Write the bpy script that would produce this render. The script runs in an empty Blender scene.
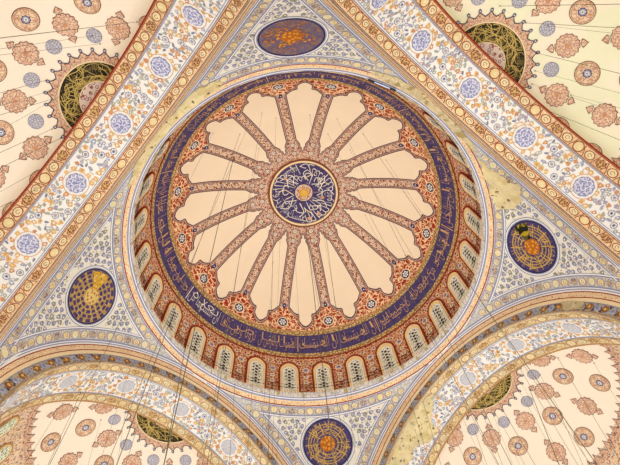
import bpy, math, random
from mathutils import Vector, Matrix
from math import sin, cos, tan, asin, acos, atan2, sqrt, radians, degrees, pi

scene = bpy.context.scene
COL = scene.collection
rnd = random.Random(7)

# ------------------------------------------------------------------ the building, in metres (z = 0 at the dome's rim)
DOME_C, DOME_R = Vector((0, 0, 0.482)), 11.76          # main dome: a hemisphere
PEND_C, PEND_R = Vector((0, 0, -13.065)), 17.155       # the sphere the four pendentives belong to
ARCH_Z, ARCH_D, ARCH_R = -13.065, 12.30, 11.95         # arches: circles in the four planes d = 12.3
SOF_D, SOF_R, SOF_E = 12.52, 10.60, 16.20              # soffit of the arches
SEMI_D, SEMI_R, SEMI_CR = 15.824, 10.353, -1.406       # half domes behind the arches
S2 = sqrt(0.5)
Z = Vector((0, 0, 1))
SIDES = {'upper left': Vector((-S2, -S2, 0)), 'upper right': Vector((S2, -S2, 0)),
         'lower left': Vector((-S2, S2, 0)), 'lower right': Vector((S2, S2, 0))}
CAM = Vector((-0.4366, -16.6776, -37.7729))
CM = Matrix(((0.99455935, 0.10328762, -0.01354100), (0.09041268, -0.92044104, -0.38028127), (-0.05174204, 0.37698802, -0.92477175)))
FPX = 613.2144

def project(P):
    q = CM.transposed() @ (P - CAM)
    return (310 + FPX * q.x / -q.z, 232.5 - FPX * q.y / -q.z)

# ------------------------------------------------------------------ materials
def lin(c):
    def f(v):
        v /= 255.0
        return v / 12.92 if v <= 0.04045 else ((v + 0.055) / 1.055) ** 2.4
    return (f(c[0]), f(c[1]), f(c[2]), 1.0)

MATS = {}
def paint(name, bg, layers=(), distort=0.0, dscale=2.0, wear=0.10, wscale=0.8, rough=0.75, metal=0.0):
    """A painted surface: a ground colour with layers of fine ornament over it, laid out in metres on the surface."""
    if name in MATS: return MATS[name]
    m = bpy.data.materials.new(name); m.use_nodes = True
    nt = m.node_tree; N = nt.nodes; L = nt.links
    bsdf = N['Principled BSDF']
    bsdf.inputs['Roughness'].default_value = rough
    bsdf.inputs['Metallic'].default_value = metal
    bsdf.inputs['Specular IOR Level'].default_value = 0.2
    uv = N.new('ShaderNodeUVMap'); uv.uv_map = 'UVMap'
    vec = uv.outputs['UV']
    if distort:
        nz = N.new('ShaderNodeTexNoise'); nz.noise_dimensions = '2D'; nz.inputs['Scale'].default_value = dscale
        nz.inputs['Detail'].default_value = 1.0
        L.new(vec, nz.inputs['Vector'])
        sub = N.new('ShaderNodeVectorMath'); sub.operation = 'SUBTRACT'; sub.inputs[1].default_value = (0.5, 0.5, 0.5)
        L.new(nz.outputs['Color'], sub.inputs[0])
        sc = N.new('ShaderNodeVectorMath'); sc.operation = 'SCALE'; sc.inputs['Scale'].default_value = distort
        L.new(sub.outputs[0], sc.inputs[0])
        ad = N.new('ShaderNodeVectorMath'); ad.operation = 'ADD'
        L.new(vec, ad.inputs[0]); L.new(sc.outputs[0], ad.inputs[1])
        vec = ad.outputs[0]
    cur = None
    def mix(fac, colour):
        nonlocal cur
        mx = N.new('ShaderNodeMix'); mx.data_type = 'RGBA'
        if cur is None: mx.inputs['A'].default_value = lin(bg)
        else: L.new(cur, mx.inputs['A'])
        mx.inputs['B'].default_value = lin(colour)
        L.new(fac, mx.inputs['Factor'])
        cur = mx.outputs['Result']
    for k, (kind, scale, thr, colour) in enumerate(layers):
        off = N.new('ShaderNodeVectorMath'); off.operation = 'ADD'; off.inputs[1].default_value = (1.37 * scale, 0.71 * scale, 0)
        L.new(vec, off.inputs[0]); v2 = off.outputs[0]
        if kind in ('edge', 'dot', 'ring'):
            vo = N.new('ShaderNodeTexVoronoi'); vo.voronoi_dimensions = '2D'
            vo.feature = 'DISTANCE_TO_EDGE' if kind == 'edge' else 'F1'
            vo.inputs['Scale'].default_value = scale
            L.new(v2, vo.inputs['Vector']); val = vo.outputs['Distance']
            if kind == 'ring':
                s = N.new('ShaderNodeMath'); s.operation = 'SUBTRACT'; s.inputs[1].default_value = 0.33
                L.new(val, s.inputs[0])
                ab = N.new('ShaderNodeMath'); ab.operation = 'ABSOLUTE'; L.new(s.outputs[0], ab.inputs[0]); val = ab.outputs[0]
            op = 'LESS_THAN'
        elif kind == 'noise':
            nn = N.new('ShaderNodeTexNoise'); nn.noise_dimensions = '2D'; nn.inputs['Scale'].default_value = scale
            nn.inputs['Detail'].default_value = 2.0
            L.new(v2, nn.inputs['Vector']); val = nn.outputs['Fac']; op = 'GREATER_THAN'
        else:                                   # 'line': fine parallel bands along u
            sep = N.new('ShaderNodeSeparateXYZ'); L.new(v2, sep.inputs[0])
            mu = N.new('ShaderNodeMath'); mu.operation = 'MULTIPLY'; mu.inputs[1].default_value = scale
            L.new(sep.outputs[0], mu.inputs[0])
            fr = N.new('ShaderNodeMath'); fr.operation = 'FRACT'; L.new(mu.outputs[0], fr.inputs[0])
            val = fr.outputs[0]; op = 'LESS_THAN'
        th = N.new('ShaderNodeMath'); th.operation = op; th.inputs[1].default_value = thr
        L.new(val, th.inputs[0])
        mix(th.outputs[0], colour)
    # uneven old paint: a soft mottling that belongs to the surface
    geo = N.new('ShaderNodeTexCoord')
    wn = N.new('ShaderNodeTexNoise'); wn.inputs['Scale'].default_value = wscale; wn.inputs['Detail'].default_value = 4.0
    L.new(geo.outputs['Object'], wn.inputs['Vector'])
    mr = N.new('ShaderNodeMapRange')
    mr.inputs['From Min'].default_value = 0.3; mr.inputs['From Max'].default_value = 0.7
    mr.inputs['To Min'].default_value = 1 - wear; mr.inputs['To Max'].default_value = 1.0
    L.new(wn.outputs['Fac'], mr.inputs['Value'])
    hs = N.new('ShaderNodeHueSaturation')
    if cur is None: hs.inputs['Color'].default_value = lin(bg)
    else: L.new(cur, hs.inputs['Color'])
    L.new(mr.outputs[0], hs.inputs['Value'])
    L.new(hs.outputs[0], bsdf.inputs['Base Color'])
    MATS[name] = m
    return m

P = paint
cream_panel = P('cream panel paint', (243, 221, 192), wear=0.05, wscale=0.35)
cream_semi = P('cream half dome paint', (251, 238, 218), wear=0.05, wscale=0.3)
cream_semi_daylit = P('daylight tinted half dome paint', (249, 239, 213), [('noise', 0.25, 0.52, (243, 240, 206))], wear=0.05, wscale=0.3)  # greenish daylight tint put into the cream paint
white_paint = P('white lime paint', (244, 240, 234), wear=0.05)
pend_white = P('warm white pendentive paint', (236, 229, 216), wear=0.07)
navy = P('navy paint', (78, 66, 112), [('noise', 3.0, 0.60, (66, 54, 96))], wear=0.2, wscale=2)
navy_worn = P('worn greyish navy paint', (112, 97, 120), [('noise', 2.2, 0.58, (130, 108, 112)), ('noise', 4.0, 0.64, (168, 112, 70))], wear=0.2, wscale=2)
bronze_field = P('bronze gold field', (184, 146, 88), [('dot', 4.0, 0.2, (214, 180, 112))], wear=0.2)
navy_dark = P('dark navy paint', (48, 46, 92), wear=0.15)
gold = P('gold leaf', (172, 134, 84), [('dot', 4.5, 0.34, (222, 192, 132)), ('edge', 4.5, 0.06, (124, 88, 54))], wear=0.25, wscale=3)
copper_script = P('copper script', (214, 166, 116), wear=0.2, wscale=2)
gold_script = P('gold script', (212, 170, 92), wear=0.2, wscale=2)
boss_gold = P('boss gold', (226, 164, 50), [('dot', 5.0, 0.35, (250, 214, 120))], wear=0.2)
white_script = P('white script', (238, 228, 212), wear=0.1)
red_line = P('red line paint', (150, 44, 26), wear=0.2)
cream_line = P('cream line paint', (240, 214, 170), wear=0.08)
blue_line = P('blue line paint', (124, 130, 178), wear=0.15, wscale=2)
pale_blue = P('pale blue paint', (190, 194, 214), wear=0.1)
dark_line = P('dark outline paint', (84, 66, 84), wear=0.1)
pink_line = P('pink outline paint', (206, 160, 136), wear=0.1)
brown_line = P('brown outline paint', (128, 74, 48), wear=0.15)
dome_red = P('red dome arabesque', (150, 50, 32),
             [('edge', 3.4, 0.105, (230, 188, 142)), ('ring', 4.2, 0.06, (224, 174, 128)), ('dot', 2.4, 0.12, (104, 100, 140)), ('dot', 2.4, 0.06, (236, 220, 196))], distort=0.22, dscale=4.0)
rib_paint = P('rib arabesque', (178, 128, 106),
              [('ring', 4.0, 0.09, (234, 208, 184)), ('dot', 4.0, 0.13, (98, 82, 110)), ('edge', 3.0, 0.05, (232, 204, 178)), ('dot', 2.4, 0.17, (156, 56, 36))], distort=0.08, dscale=4)
bracket_paint = P('bracket flame arabesque', (162, 44, 22),
                  [('edge', 2.3, 0.10, (244, 206, 160)), ('ring', 2.9, 0.045, (240, 196, 150))], distort=0.45, dscale=3.0)
glass = P('plaster lattice glass', (234, 230, 212),
          [('noise', 1.6, 0.60, (210, 214, 186)), ('dot', 4.0, 0.15, (70, 66, 70))], wear=0.15, rough=0.4)
glass_pale = P('pale green lattice glass', (232, 236, 208), [('dot', 4.0, 0.2, (74, 84, 70)), ('edge', 4.0, 0.04, (196, 204, 170))], wear=0.1, rough=0.4)
cream_frame = P('cream window surround', (236, 206, 148), wear=0.12, wscale=2)
ledge_paint = P('lettered ledge paint', (226, 220, 206), [('edge', 3.2, 0.06, (170, 172, 196)), ('noise', 2.2, 0.62, (186, 168, 120))], wear=0.2, wscale=2)
orange_strip = P('orange strip paint', (238, 210, 168), [('dot', 4.0, 0.2, (216, 146, 106)), ('dot', 5.0, 0.16, (250, 230, 190)), ('edge', 4.0, 0.04, (206, 160, 122))], wear=0.15)
chain_blue = P('grey blue border ground', (204, 201, 196), [('edge', 4.0, 0.06, (172, 171, 188)), ('dot', 4.0, 0.22, (224, 214, 182))], distort=0.12, wear=0.15)
chain_orange = P('orange border ground', (238, 202, 156), [('edge', 3.6, 0.06, (212, 152, 108)), ('dot', 4.0, 0.2, (246, 220, 178))], distort=0.12, wear=0.15)
chain_cream = P('paler lit cream border ground', (234, 208, 164), [('edge', 3.2, 0.05, (192, 150, 100)), ('dot', 4.0, 0.18, (244, 222, 180))], distort=0.12, wear=0.15)  # paler lighting of the lower arches put into the chain colour
disc_cream = P('cream roundel fill', (241, 221, 176), wear=0.15, wscale=2)
disc_yellow = P('yellow roundel fill', (237, 212, 156), [('dot', 3.0, 0.25, (244, 226, 180))], wear=0.15, wscale=2)
disc_pale = P('pale roundel fill', (230, 218, 180), wear=0.12, wscale=2)
disc_flower = P('flower roundel fill', (196, 160, 100), [('dot', 5.0, 0.28, (150, 96, 90)), ('edge', 5.0, 0.06, (236, 214, 150))], wear=0.15)
line_red_brown = P('red brown edging', (160, 84, 50), wear=0.15)
line_ochre = P('ochre edging', (186, 142, 92), wear=0.15)
line_slate = P('slate edging', (146, 148, 178), wear=0.15)
flower_band = P('dark flower band ground', (168, 160, 150), [('edge', 3.0, 0.08, (110, 112, 120)), ('noise', 3.0, 0.56, (200, 184, 144))], distort=0.15, wear=0.2)
orange_a = P('orange blossom', (230, 182, 116), [('dot', 5.0, 0.25, (242, 210, 150))], wear=0.2, wscale=3)
orange_b = P('rust blossom', (216, 156, 112), wear=0.2, wscale=3)
bronze = P('bronze blossom', (150, 98, 46), [('dot', 5.0, 0.25, (206, 150, 80))], wear=0.2, wscale=3)
blue_a = P('blue grey blossom', (170, 172, 194), [('dot', 6.0, 0.2, (210, 212, 226))], wear=0.2, wscale=3)
blue_b = P('slate blossom', (140, 142, 164), wear=0.2, wscale=3)
sage = P('sage leaf', (178, 182, 172), wear=0.2, wscale=3)
stem_tan = P('tan stem', (190, 176, 150), wear=0.1)
lilac_motif = P('lilac leaf', (146, 144, 172), [('dot', 7.0, 0.22, (196, 192, 204))], wear=0.2, wscale=3)
olive_motif = P('olive grey leaf', (148, 146, 132), wear=0.2, wscale=3)
med_blue = P('blue interlace', (154, 156, 202), [('edge', 4.6, 0.12, (234, 232, 240)), ('ring', 4.2, 0.05, (220, 220, 236)), ('dot', 4.0, 0.11, (84, 88, 160))], wear=0.12)
med_pale = P('pale grey interlace', (198, 198, 206), [('edge', 5.0, 0.08, (222, 220, 218)), ('dot', 4.5, 0.14, (166, 170, 190))], wear=0.12)  # greyer, paler medallion colour used on the lower arches
crest_paint = P('crest arabesque', (232, 196, 170), [('edge', 5.0, 0.085, (190, 128, 104)), ('dot', 4.0, 0.16, (204, 140, 114)), ('ring', 4.0, 0.035, (242, 218, 194))], distort=0.1, wear=0.15)
rosette_paint = P('rosette arabesque', (236, 206, 178), [('edge', 4.0, 0.07, (196, 144, 118)), ('dot', 4.0, 0.17, (198, 144, 126))], wear=0.15)
disk_paint = P('small blue interlace', (206, 204, 208), [('edge', 7.0, 0.11, (138, 138, 168)), ('dot', 5.5, 0.14, (180, 146, 128))], wear=0.12)
fringe_paint = P('fringe arabesque', (228, 190, 160), [('edge', 4.5, 0.07, (184, 132, 108)), ('dot', 3.4, 0.16, (176, 98, 76)), ('dot', 5.0, 0.12, (120, 124, 140))], wear=0.15)
black_paint = P('black ground', (44, 38, 28), [('noise', 2.5, 0.6, (62, 52, 34))], wear=0.2)
black_gold = P('gold script on black', (202, 174, 98), wear=0.25, wscale=3)
disc_pink = P('pink dotted field', (228, 208, 194), [('dot', 3.4, 0.36, (160, 118, 126)), ('dot', 3.4, 0.19, (232, 214, 204)), ('dot', 2.2, 0.16, (156, 84, 74))], wear=0.12)
orange_disc = P('orange gilt disc', (204, 120, 34), [('dot', 4.0, 0.3, (232, 160, 60)), ('edge', 4.0, 0.05, (150, 70, 30))], wear=0.2)
tan_disc = P('tan gilt disc', (214, 180, 104), [('dot', 4.0, 0.26, (176, 110, 60)), ('edge', 4.0, 0.05, (240, 214, 150))], wear=0.2)
glint_gilt = P('painted glint gilding', (222, 172, 58), [('noise', 3.0, 0.55, (240, 200, 104)), ('edge', 3.0, 0.05, (170, 120, 50))], wear=0.2)  # shiny reflection on the left roundel, painted in yellow
plaster = P('bare stained plaster', (232, 214, 166), [('noise', 1.4, 0.57, (222, 202, 146)), ('noise', 2.6, 0.68, (196, 178, 130)), ('dot', 1.3, 0.10, (128, 118, 84))], distort=0.3, wear=0.25, wscale=1.5)
plaster_olive = P('olive stained plaster', (212, 194, 152), [('noise', 2.0, 0.57, (178, 156, 106)), ('noise', 3.0, 0.62, (228, 212, 174))], distort=0.3, wear=0.25, wscale=1.5)
base_wall = P('half dome base arabesque', (222, 190, 156), [('edge', 3.6, 0.10, (240, 216, 180)), ('dot', 3.2, 0.2, (186, 104, 76)), ('dot', 3.0, 0.14, (112, 124, 180))], distort=0.15, wear=0.15)
wire_metal = P('dark steel wire', (92, 84, 66), wear=0.1, rough=0.6)
rail_metal = P('dark railing iron', (44, 38, 38), wear=0.1, rough=0.5, metal=0.5)
lamp_body = P('black lamp housing', (26, 28, 44), wear=0.1, rough=0.4)
lamp_glass = P('blue white lamp glass', (186, 200, 240), wear=0.05, rough=0.2)
stone_back = P('plain back plaster', (226, 208, 178), wear=0.1)

# ------------------------------------------------------------------ mesh building
class MB:
    def __init__(self):
        self.v = []; self.f = []; self.uv = []; self.mi = []; self.mats = []; self.smooth = []
    def m(self, mat):
        if mat not in self.mats: self.mats.append(mat)
        return self.mats.index(mat)
    def vert(self, p, uv):
        self.v.append(tuple(p)); self.uv.append(uv); return len(self.v) - 1
    def face(self, ids, mi, smooth=False):
        self.f.append(ids); self.mi.append(mi); self.smooth.append(smooth)
    def grid(self, fn, u0, u1, nu, v0, v1, nv, mat, uvs=(1, 1), clip=None):
        """fn(u, v) -> point; v0/v1 may be functions of u."""
        mi = self.m(mat); rows = []
        for i in range(nu + 1):
            u = u0 + (u1 - u0) * i / nu
            a = v0(u) if callable(v0) else v0
            b = v1(u) if callable(v1) else v1
            rows.append([self.vert(fn(u, a + (b - a) * j / nv), (u * uvs[0], (a + (b - a) * j / nv) * uvs[1])) for j in range(nv + 1)]
                        if (a is not None and b is not None and a < b) else None)
        for i in range(nu):
            if rows[i] is None or rows[i + 1] is None: continue
            for j in range(nv):
                self.face((rows[i][j], rows[i + 1][j], rows[i + 1][j + 1], rows[i][j + 1]), mi, True)
        return self
    def poly(self, mp, pts, h, mat, centre=None, skirt=False, uvo=None):
        mi = self.m(mat); n = len(pts)
        cx, cy = centre or (sum(p[0] for p in pts) / n, sum(p[1] for p in pts) / n)
        o = uvo or (0, 0)
        ring = [self.vert(mp(x, y, h), (x + o[0], y + o[1])) for x, y in pts]
        mid = [self.vert(mp(cx + (x - cx) * .5, cy + (y - cy) * .5, h), (cx + (x - cx) * .5 + o[0], cy + (y - cy) * .5 + o[1])) for x, y in pts]
        c = self.vert(mp(cx, cy, h), (cx + o[0], cy + o[1]))
        for i in range(n):
            j = (i + 1) % n
            self.face((ring[i], ring[j], mid[j], mid[i]), mi)
            self.face((mid[i], mid[j], c), mi)
        if skirt:
            low = [self.vert(mp(x, y, -0.02), (x + o[0], y + o[1])) for x, y in pts]
            for i in range(n):
                j = (i + 1) % n
                self.face((ring[j], ring[i], low[i], low[j]), mi)
        return self
    def disc(self, mp, x, y, rx, h, mat, ry=None, n=16, lobes=0, amp=0.0, rot=0.0, skirt=False, uvo=None):
        ry = ry or rx; pts = []
        for i in range(n):
            t = 2 * pi * i / n
            r = 1 + (amp * cos(lobes * t) if lobes else 0)
            a, b = rx * r * cos(t), ry * r * sin(t)
            pts.append((x + a * cos(rot) - b * sin(rot), y + a * sin(rot) + b * cos(rot)))
        return self.poly(mp, pts, h, mat, (x, y), skirt, uvo)
    def ring(self, mp, x, y, r0, r1, h, mat, n=32, lobes=0, amp=0.0, skirt=False):
        mi = self.m(mat); a = []; b = []; lo = []
        for i in range(n):
            t = 2 * pi * i / n; k = 1 + (amp * cos(lobes * t) if lobes else 0)
            for lst, r, hh in ((a, r0, h), (b, r1, h)) + (((lo, r1, -0.02),) if skirt else ()):
                X, Y = x + r * k * cos(t), y + r * k * sin(t)
                lst.append(self.vert(mp(X, Y, hh), (X, Y)))
        for i in range(n):
            j = (i + 1) % n
            self.face((a[i], b[i], b[j], a[j]), mi)
            if skirt: self.face((b[i], lo[i], lo[j], b[j]), mi)
        return self
    def stroke(self, mp, pts, w, h, mat, closed=False):
        mi = self.m(mat); n = len(pts); rows = []
        for i in range(n):
            a = pts[i - 1] if (i > 0 or closed) else pts[i]
            b = pts[(i + 1) % n] if (i < n - 1 or closed) else pts[i]
            dx, dy = b[0] - a[0], b[1] - a[1]; l = sqrt(dx * dx + dy * dy) or 1
            nx, ny = -dy / l * w / 2, dx / l * w / 2
            x, y = pts[i]
            rows.append((self.vert(mp(x + nx, y + ny, h), (x + nx, y + ny)), self.vert(mp(x - nx, y - ny, h), (x - nx, y - ny))))
        for i in range(n if closed else n - 1):
            j = (i + 1) % n
            self.face((rows[i][0], rows[i][1], rows[j][1], rows[j][0]), mi)
        return self
    def tube(self, a, b, r, mat, n=6):
        mi = self.m(mat); d = (b - a).normalized()
        x = d.orthogonal().normalized(); y = d.cross(x)
        A = [self.vert(a + r * (cos(2 * pi * i / n) * x + sin(2 * pi * i / n) * y), (i / n, 0)) for i in range(n)]
        B = [self.vert(b + r * (cos(2 * pi * i / n) * x + sin(2 * pi * i / n) * y), (i / n, 1)) for i in range(n)]
        for i in range(n):
            j = (i + 1) % n; self.face((A[i], A[j], B[j], B[i]), mi, True)
        self.face(tuple(A[::-1]), mi); self.face(tuple(B), mi)
        return self
    def ball(self, c, r, mat, n=8):
        mi = self.m(mat); rows = []
        for i in range(n // 2 + 1):
            t = pi * i / (n // 2)
            rows.append([self.vert(c + r * Vector((sin(t) * cos(2 * pi * j / n), sin(t) * sin(2 * pi * j / n), cos(t))), (j / n, i / n)) for j in range(n)])
        for i in range(n // 2):
            for j in range(n):
                k = (j + 1) % n; self.face((rows[i][j], rows[i][k], rows[i + 1][k], rows[i + 1][j]), mi, True)
        return self
    def box(self, c, ax, mat):
        """c centre, ax three half-extent vectors"""
        mi = self.m(mat); x, y, z = ax
        ids = [self.vert(c + sx * x + sy * y + sz * z, (sx, sy)) for sx in (-1, 1) for sy in (-1, 1) for sz in (-1, 1)]
        for q in ((0, 1, 3, 2), (4, 6, 7, 5), (0, 4, 5, 1), (2, 3, 7, 6), (0, 2, 6, 4), (1, 5, 7, 3)):
            self.face(tuple(ids[k] for k in q), mi)
        return self
    def build(self, name, parent=None, origin=None):
        me = bpy.data.meshes.new(name)
        o0 = Vector(origin) if origin is not None else Vector((0, 0, 0))
        me.from_pydata([tuple(Vector(p) - o0) for p in self.v], [], self.f)
        for mt in self.mats: me.materials.append(mt)
        me.polygons.foreach_set('material_index', self.mi)
        me.polygons.foreach_set('use_smooth', self.smooth)
        uvl = me.uv_layers.new(name='UVMap')
        flat = []
        for lp in me.loops: flat.extend(self.uv[lp.vertex_index])
        uvl.data.foreach_set('uv', flat)
        me.update()
        ob = bpy.data.objects.new(name, me); COL.objects.link(ob)
        if parent is not None:
            ob.parent = parent
            ob.matrix_parent_inverse = Matrix.Identity(4)
            pw = Vector((0, 0, 0)); q = parent
            while q is not None: pw += Vector(q.location); q = q.parent
            ob.location = o0 - pw
        else:
            ob.location = o0
        return ob

def tag(o, label, cat=None, group=None, kind=None):
    o['label'] = label
    if cat: o['category'] = cat
    if group: o['group'] = group
    if kind: o['kind'] = kind
    return o

def empty(name, loc):
    o = bpy.data.objects.new(name, None); COL.objects.link(o); o.location = loc
    o.empty_display_size = 0.3
    return o

# ------------------------------------------------------------------ surface maps
class Ball:
    def __init__(self, c, R, e1, e2):
        self.c, self.R, self.e1, self.e2 = c, R, e1, e2
    def w(self, th, ph):
        return sin(th) * (cos(ph) * self.e1 + sin(ph) * self.e2) + cos(th) * Z
    def pt(self, th, ph, h=0.0):
        return self.c + (self.R - h) * self.w(th, ph)
    def local(self, th, ph):
        """x right, y towards the pole, as seen from inside; metres on the surface."""
        w = self.w(th, ph)
        u = Z - Z.dot(w) * w
        u = u.normalized() if u.length > 1e-5 else -self.w(pi / 2, ph)
        r = w.cross(u)
        c, R = self.c, self.R
        def mp(x, y, h=0.0):
            s = sqrt(x * x + y * y)
            if s < 1e-9: return c + (R - h) * w
            a = s / R
            return c + (R - h) * (cos(a) * w + sin(a) / s * (x * r + y * u))
        return mp

DOME = Ball(DOME_C, DOME_R, Vector((1, 0, 0)), Vector((0, 1, 0)))
PEND = Ball(PEND_C, PEND_R, Vector((1, 0, 0)), Vector((0, 1, 0)))
def dth(r): return asin(min(1.0, r / DOME_R))
def dome_rz(az, r, h=0.0): return DOME.pt(dth(r), radians(az), h)
def pend_rho(az, rho, h=0.0): return PEND.pt(asin(min(1, rho / PEND_R)), radians(az), h)
def arch_axes(n): return n, Vector((-n.y, n.x, 0))
def on_circle(n, d, r, th):
    e = Vector((-n.y, n.x, 0))
    return n * d + Vector((0, 0, ARCH_Z)) + r * (sin(th) * e + cos(th) * Z)

def clock(az):
    t = ((az + 90) % 360) / 30.0
    q = int(round(t * 4)) % 48
    hr, qu = q // 4, q % 4
    names = ['twelve', 'one', 'two', 'three', 'four', 'five', 'six', 'seven', 'eight', 'nine', 'ten', 'eleven']
    return [names[hr] + " o'clock", 'quarter past ' + names[hr], 'half past ' + names[hr], 'quarter to ' + names[(hr + 1) % 12]][qu]
ORD = ['first', 'second', 'third', 'fourth', 'fifth', 'sixth', 'seventh', 'eighth', 'ninth', 'tenth', 'eleventh', 'twelfth', 'thirteenth', 'fourteenth', 'fifteenth', 'sixteenth', 'seventeenth', 'eighteenth', 'nineteenth', 'twentieth']

# ------------------------------------------------------------------ Arabic lettering (joined forms laid right to left)
_AR = {}
def _reg(ch, base, n):
    _AR[ch] = (base, n)
for ch, base, n in (('\u0627', 0xFE8D, 2), ('\u0623', 0xFE83, 2), ('\u0625', 0xFE87, 2), ('\u0628', 0xFE8F, 4), ('\u0629', 0xFE93, 2), ('\u062A', 0xFE95, 4),
                    ('\u062B', 0xFE99, 4), ('\u062C', 0xFE9D, 4), ('\u062D', 0xFEA1, 4), ('\u062E', 0xFEA5, 4), ('\u062F', 0xFEA9, 2), ('\u0630', 0xFEAB, 2),
                    ('\u0631', 0xFEAD, 2), ('\u0632', 0xFEAF, 2), ('\u0633', 0xFEB1, 4), ('\u0634', 0xFEB5, 4), ('\u0635', 0xFEB9, 4), ('\u0636', 0xFEBD, 4),
                    ('\u0637', 0xFEC1, 4), ('\u0638', 0xFEC5, 4), ('\u0639', 0xFEC9, 4), ('\u063A', 0xFECD, 4), ('\u0641', 0xFED1, 4), ('\u0642', 0xFED5, 4),
                    ('\u0643', 0xFED9, 4), ('\u0644', 0xFEDD, 4), ('\u0645', 0xFEE1, 4), ('\u0646', 0xFEE5, 4), ('\u0647', 0xFEE9, 4), ('\u0648', 0xFEED, 2),
                    ('\u0649', 0xFEEF, 2), ('\u064A', 0xFEF1, 4)):
    _reg(ch, base, n)
def shape_arabic(s):
    out = []
    for i, ch in enumerate(s):
        if ch not in _AR: out.append(ch); continue
        base, n = _AR[ch]
        prev = i > 0 and s[i - 1] in _AR and _AR[s[i - 1]][1] == 4
        nxt = i < len(s) - 1 and s[i + 1] in _AR and n == 4
        k = 3 if (prev and nxt) else 1 if prev else 2 if nxt else 0
        out.append(chr(base + k))
    return ''.join(out[::-1])
_TXT = {}
def text_mesh(s):
    """(vertices scaled to the unit box, faces, aspect)"""
    if s in _TXT: return _TXT[s]
    cu = bpy.data.curves.new('lettering', 'FONT'); cu.body = shape_arabic(s); cu.size = 1; cu.resolution_u = 3; cu.offset = -0.018
    ob = bpy.data.objects.new('lettering', cu); COL.objects.link(ob)
    me = bpy.data.meshes.new_from_object(ob.evaluated_get(bpy.context.evaluated_depsgraph_get()))
    vs = [(v.co.x, v.co.y) for v in me.vertices]; fs = [tuple(p.vertices) for p in me.polygons]
    bpy.data.objects.remove(ob); bpy.data.curves.remove(cu); bpy.data.meshes.remove(me)
    x0, x1 = min(v[0] for v in vs), max(v[0] for v in vs); y0, y1 = min(v[1] for v in vs), max(v[1] for v in vs)
    _TXT[s] = ([((x - x0) / (x1 - x0), (y - y0) / (y1 - y0)) for x, y in vs], fs, (x1 - x0) / (y1 - y0))
    return _TXT[s]
def letter(mb, s, fn, mat):
    """fn(u, v) -> point, u 0..1 from left to right of the written line, v 0..1 from foot to head."""
    vs, fs, _ = text_mesh(s); mi = mb.m(mat)
    ids = [mb.vert(fn(u, v), (u, v)) for u, v in vs]
    for f in fs: mb.face(tuple(ids[k] for k in f), mi)
VERSE = '\u0627\u0646 \u0627\u0644\u0644\u0647 \u064A\u0645\u0633\u0643 \u0627\u0644\u0633\u0645\u0648\u0627\u062A \u0648\u0627\u0644\u0627\u0631\u0636 \u0627\u0646 \u062A\u0632\u0648\u0644\u0627 \u0648\u0644\u0626\u0646 \u0632\u0627\u0644\u062A\u0627 \u0627\u0646 \u0627\u0645\u0633\u0643\u0647\u0645\u0627 \u0645\u0646 \u0627\u062D\u062F \u0645\u0646 \u0628\u0639\u062F\u0647 \u0627\u0646\u0647 \u0643\u0627\u0646 \u062D\u0644\u064A\u0645\u0627 \u063A\u0641\u0648\u0631\u0627'.replace('\u0626', '\u064A')
PHRASES = VERSE.split(' ')
ALLAH = '\u0627\u0644\u0644\u0647'

# ================================================================== THE MAIN DOME
mb = MB()
T_RIM = acos((0.0 - DOME_C.z) / DOME_R)                # where the dome meets the ledge
mb.grid(lambda a, t: DOME.pt(t, a), 0, 2 * pi, 112, 0.0, T_RIM, 40, dome_red, uvs=(11.7, 11.76))
ceiling = mb.build('ceiling')
tag(ceiling, 'great round dome painted with fine red and cream arabesque', 'dome', kind='structure')

# inscription band with its two gilded borders
band = empty('inscription_band', dome_rz(90, 10.75))
tag(band, 'navy blue band of gilt Arabic script running round inside of the main dome', 'inscription band')
A2 = 2 * pi
def ringgrid(r0, r1, h, mat, n=144, k=3):
    m = MB(); m.grid(lambda a, t: DOME.pt(t, a, h), 0, A2, n, dth(r0), dth(r1), k, mat, uvs=(10.7, 11.76)); return m
ringgrid(10.44, 11.15, .03, navy).build('field', band)
g = ringgrid(11.14, 11.26, .05, gold); g.grid(lambda a, t: DOME.pt(t, a, .045), 0, A2, 144, dth(11.26), dth(11.30), 1, red_line)
tag(g.build('outer_border', band), 'gilded border with a red edge')
g = ringgrid(10.31, 10.46, .05, gold); g.grid(lambda a, t: DOME.pt(t, a, .045), 0, A2, 144, dth(10.24), dth(10.31), 1, line_ochre)
tag(g.build('inner_border', band), 'gilded border beside the petals')
T0, T1 = dth(10.51), dth(11.09)
m = MB(); mw = MB()
nseg = 20; step = 360.0 / nseg
for k in range(nseg):
    s = ' '.join(PHRASES[(k * 3 + q) % len(PHRASES)] for q in range(3))
    s2 = PHRASES[(k * 3 + 5) % len(PHRASES)]
    az0 = 90 + k * step                                # the script reads leftwards for one who faces it
    tgt = mw if k == 3 else m
    matl = white_script if tgt is mw else copper_script
    def fn(u, v, az0=az0):                             # u to the right of one who faces the band, feet outwards
        return DOME.pt(T1 - (T1 - T0) * (.02 + .96 * v), radians(az0 + step * (.46 - .92 * u)), .06)
    letter(tgt, s, fn, matl)
    def fn2(u, v, az0=az0):
        return DOME.pt(T1 - (T1 - T0) * (.36 + .6 * v), radians(az0 + step * (.40 - .8 * u)), .055)
    letter(tgt, s2, fn2, matl)
    if k % 3 == 0:
        a = radians(az0 + step * .5)
        tgt.grid(lambda aa, t: DOME.pt(t, aa, .06), a - .003, a + .003, 1, T0, T1, 2, matl)
tag(m.build('lettering', band), 'gilt Arabic lettering'); tag(mw.build('lettering', band), 'white Arabic lettering')

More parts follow.
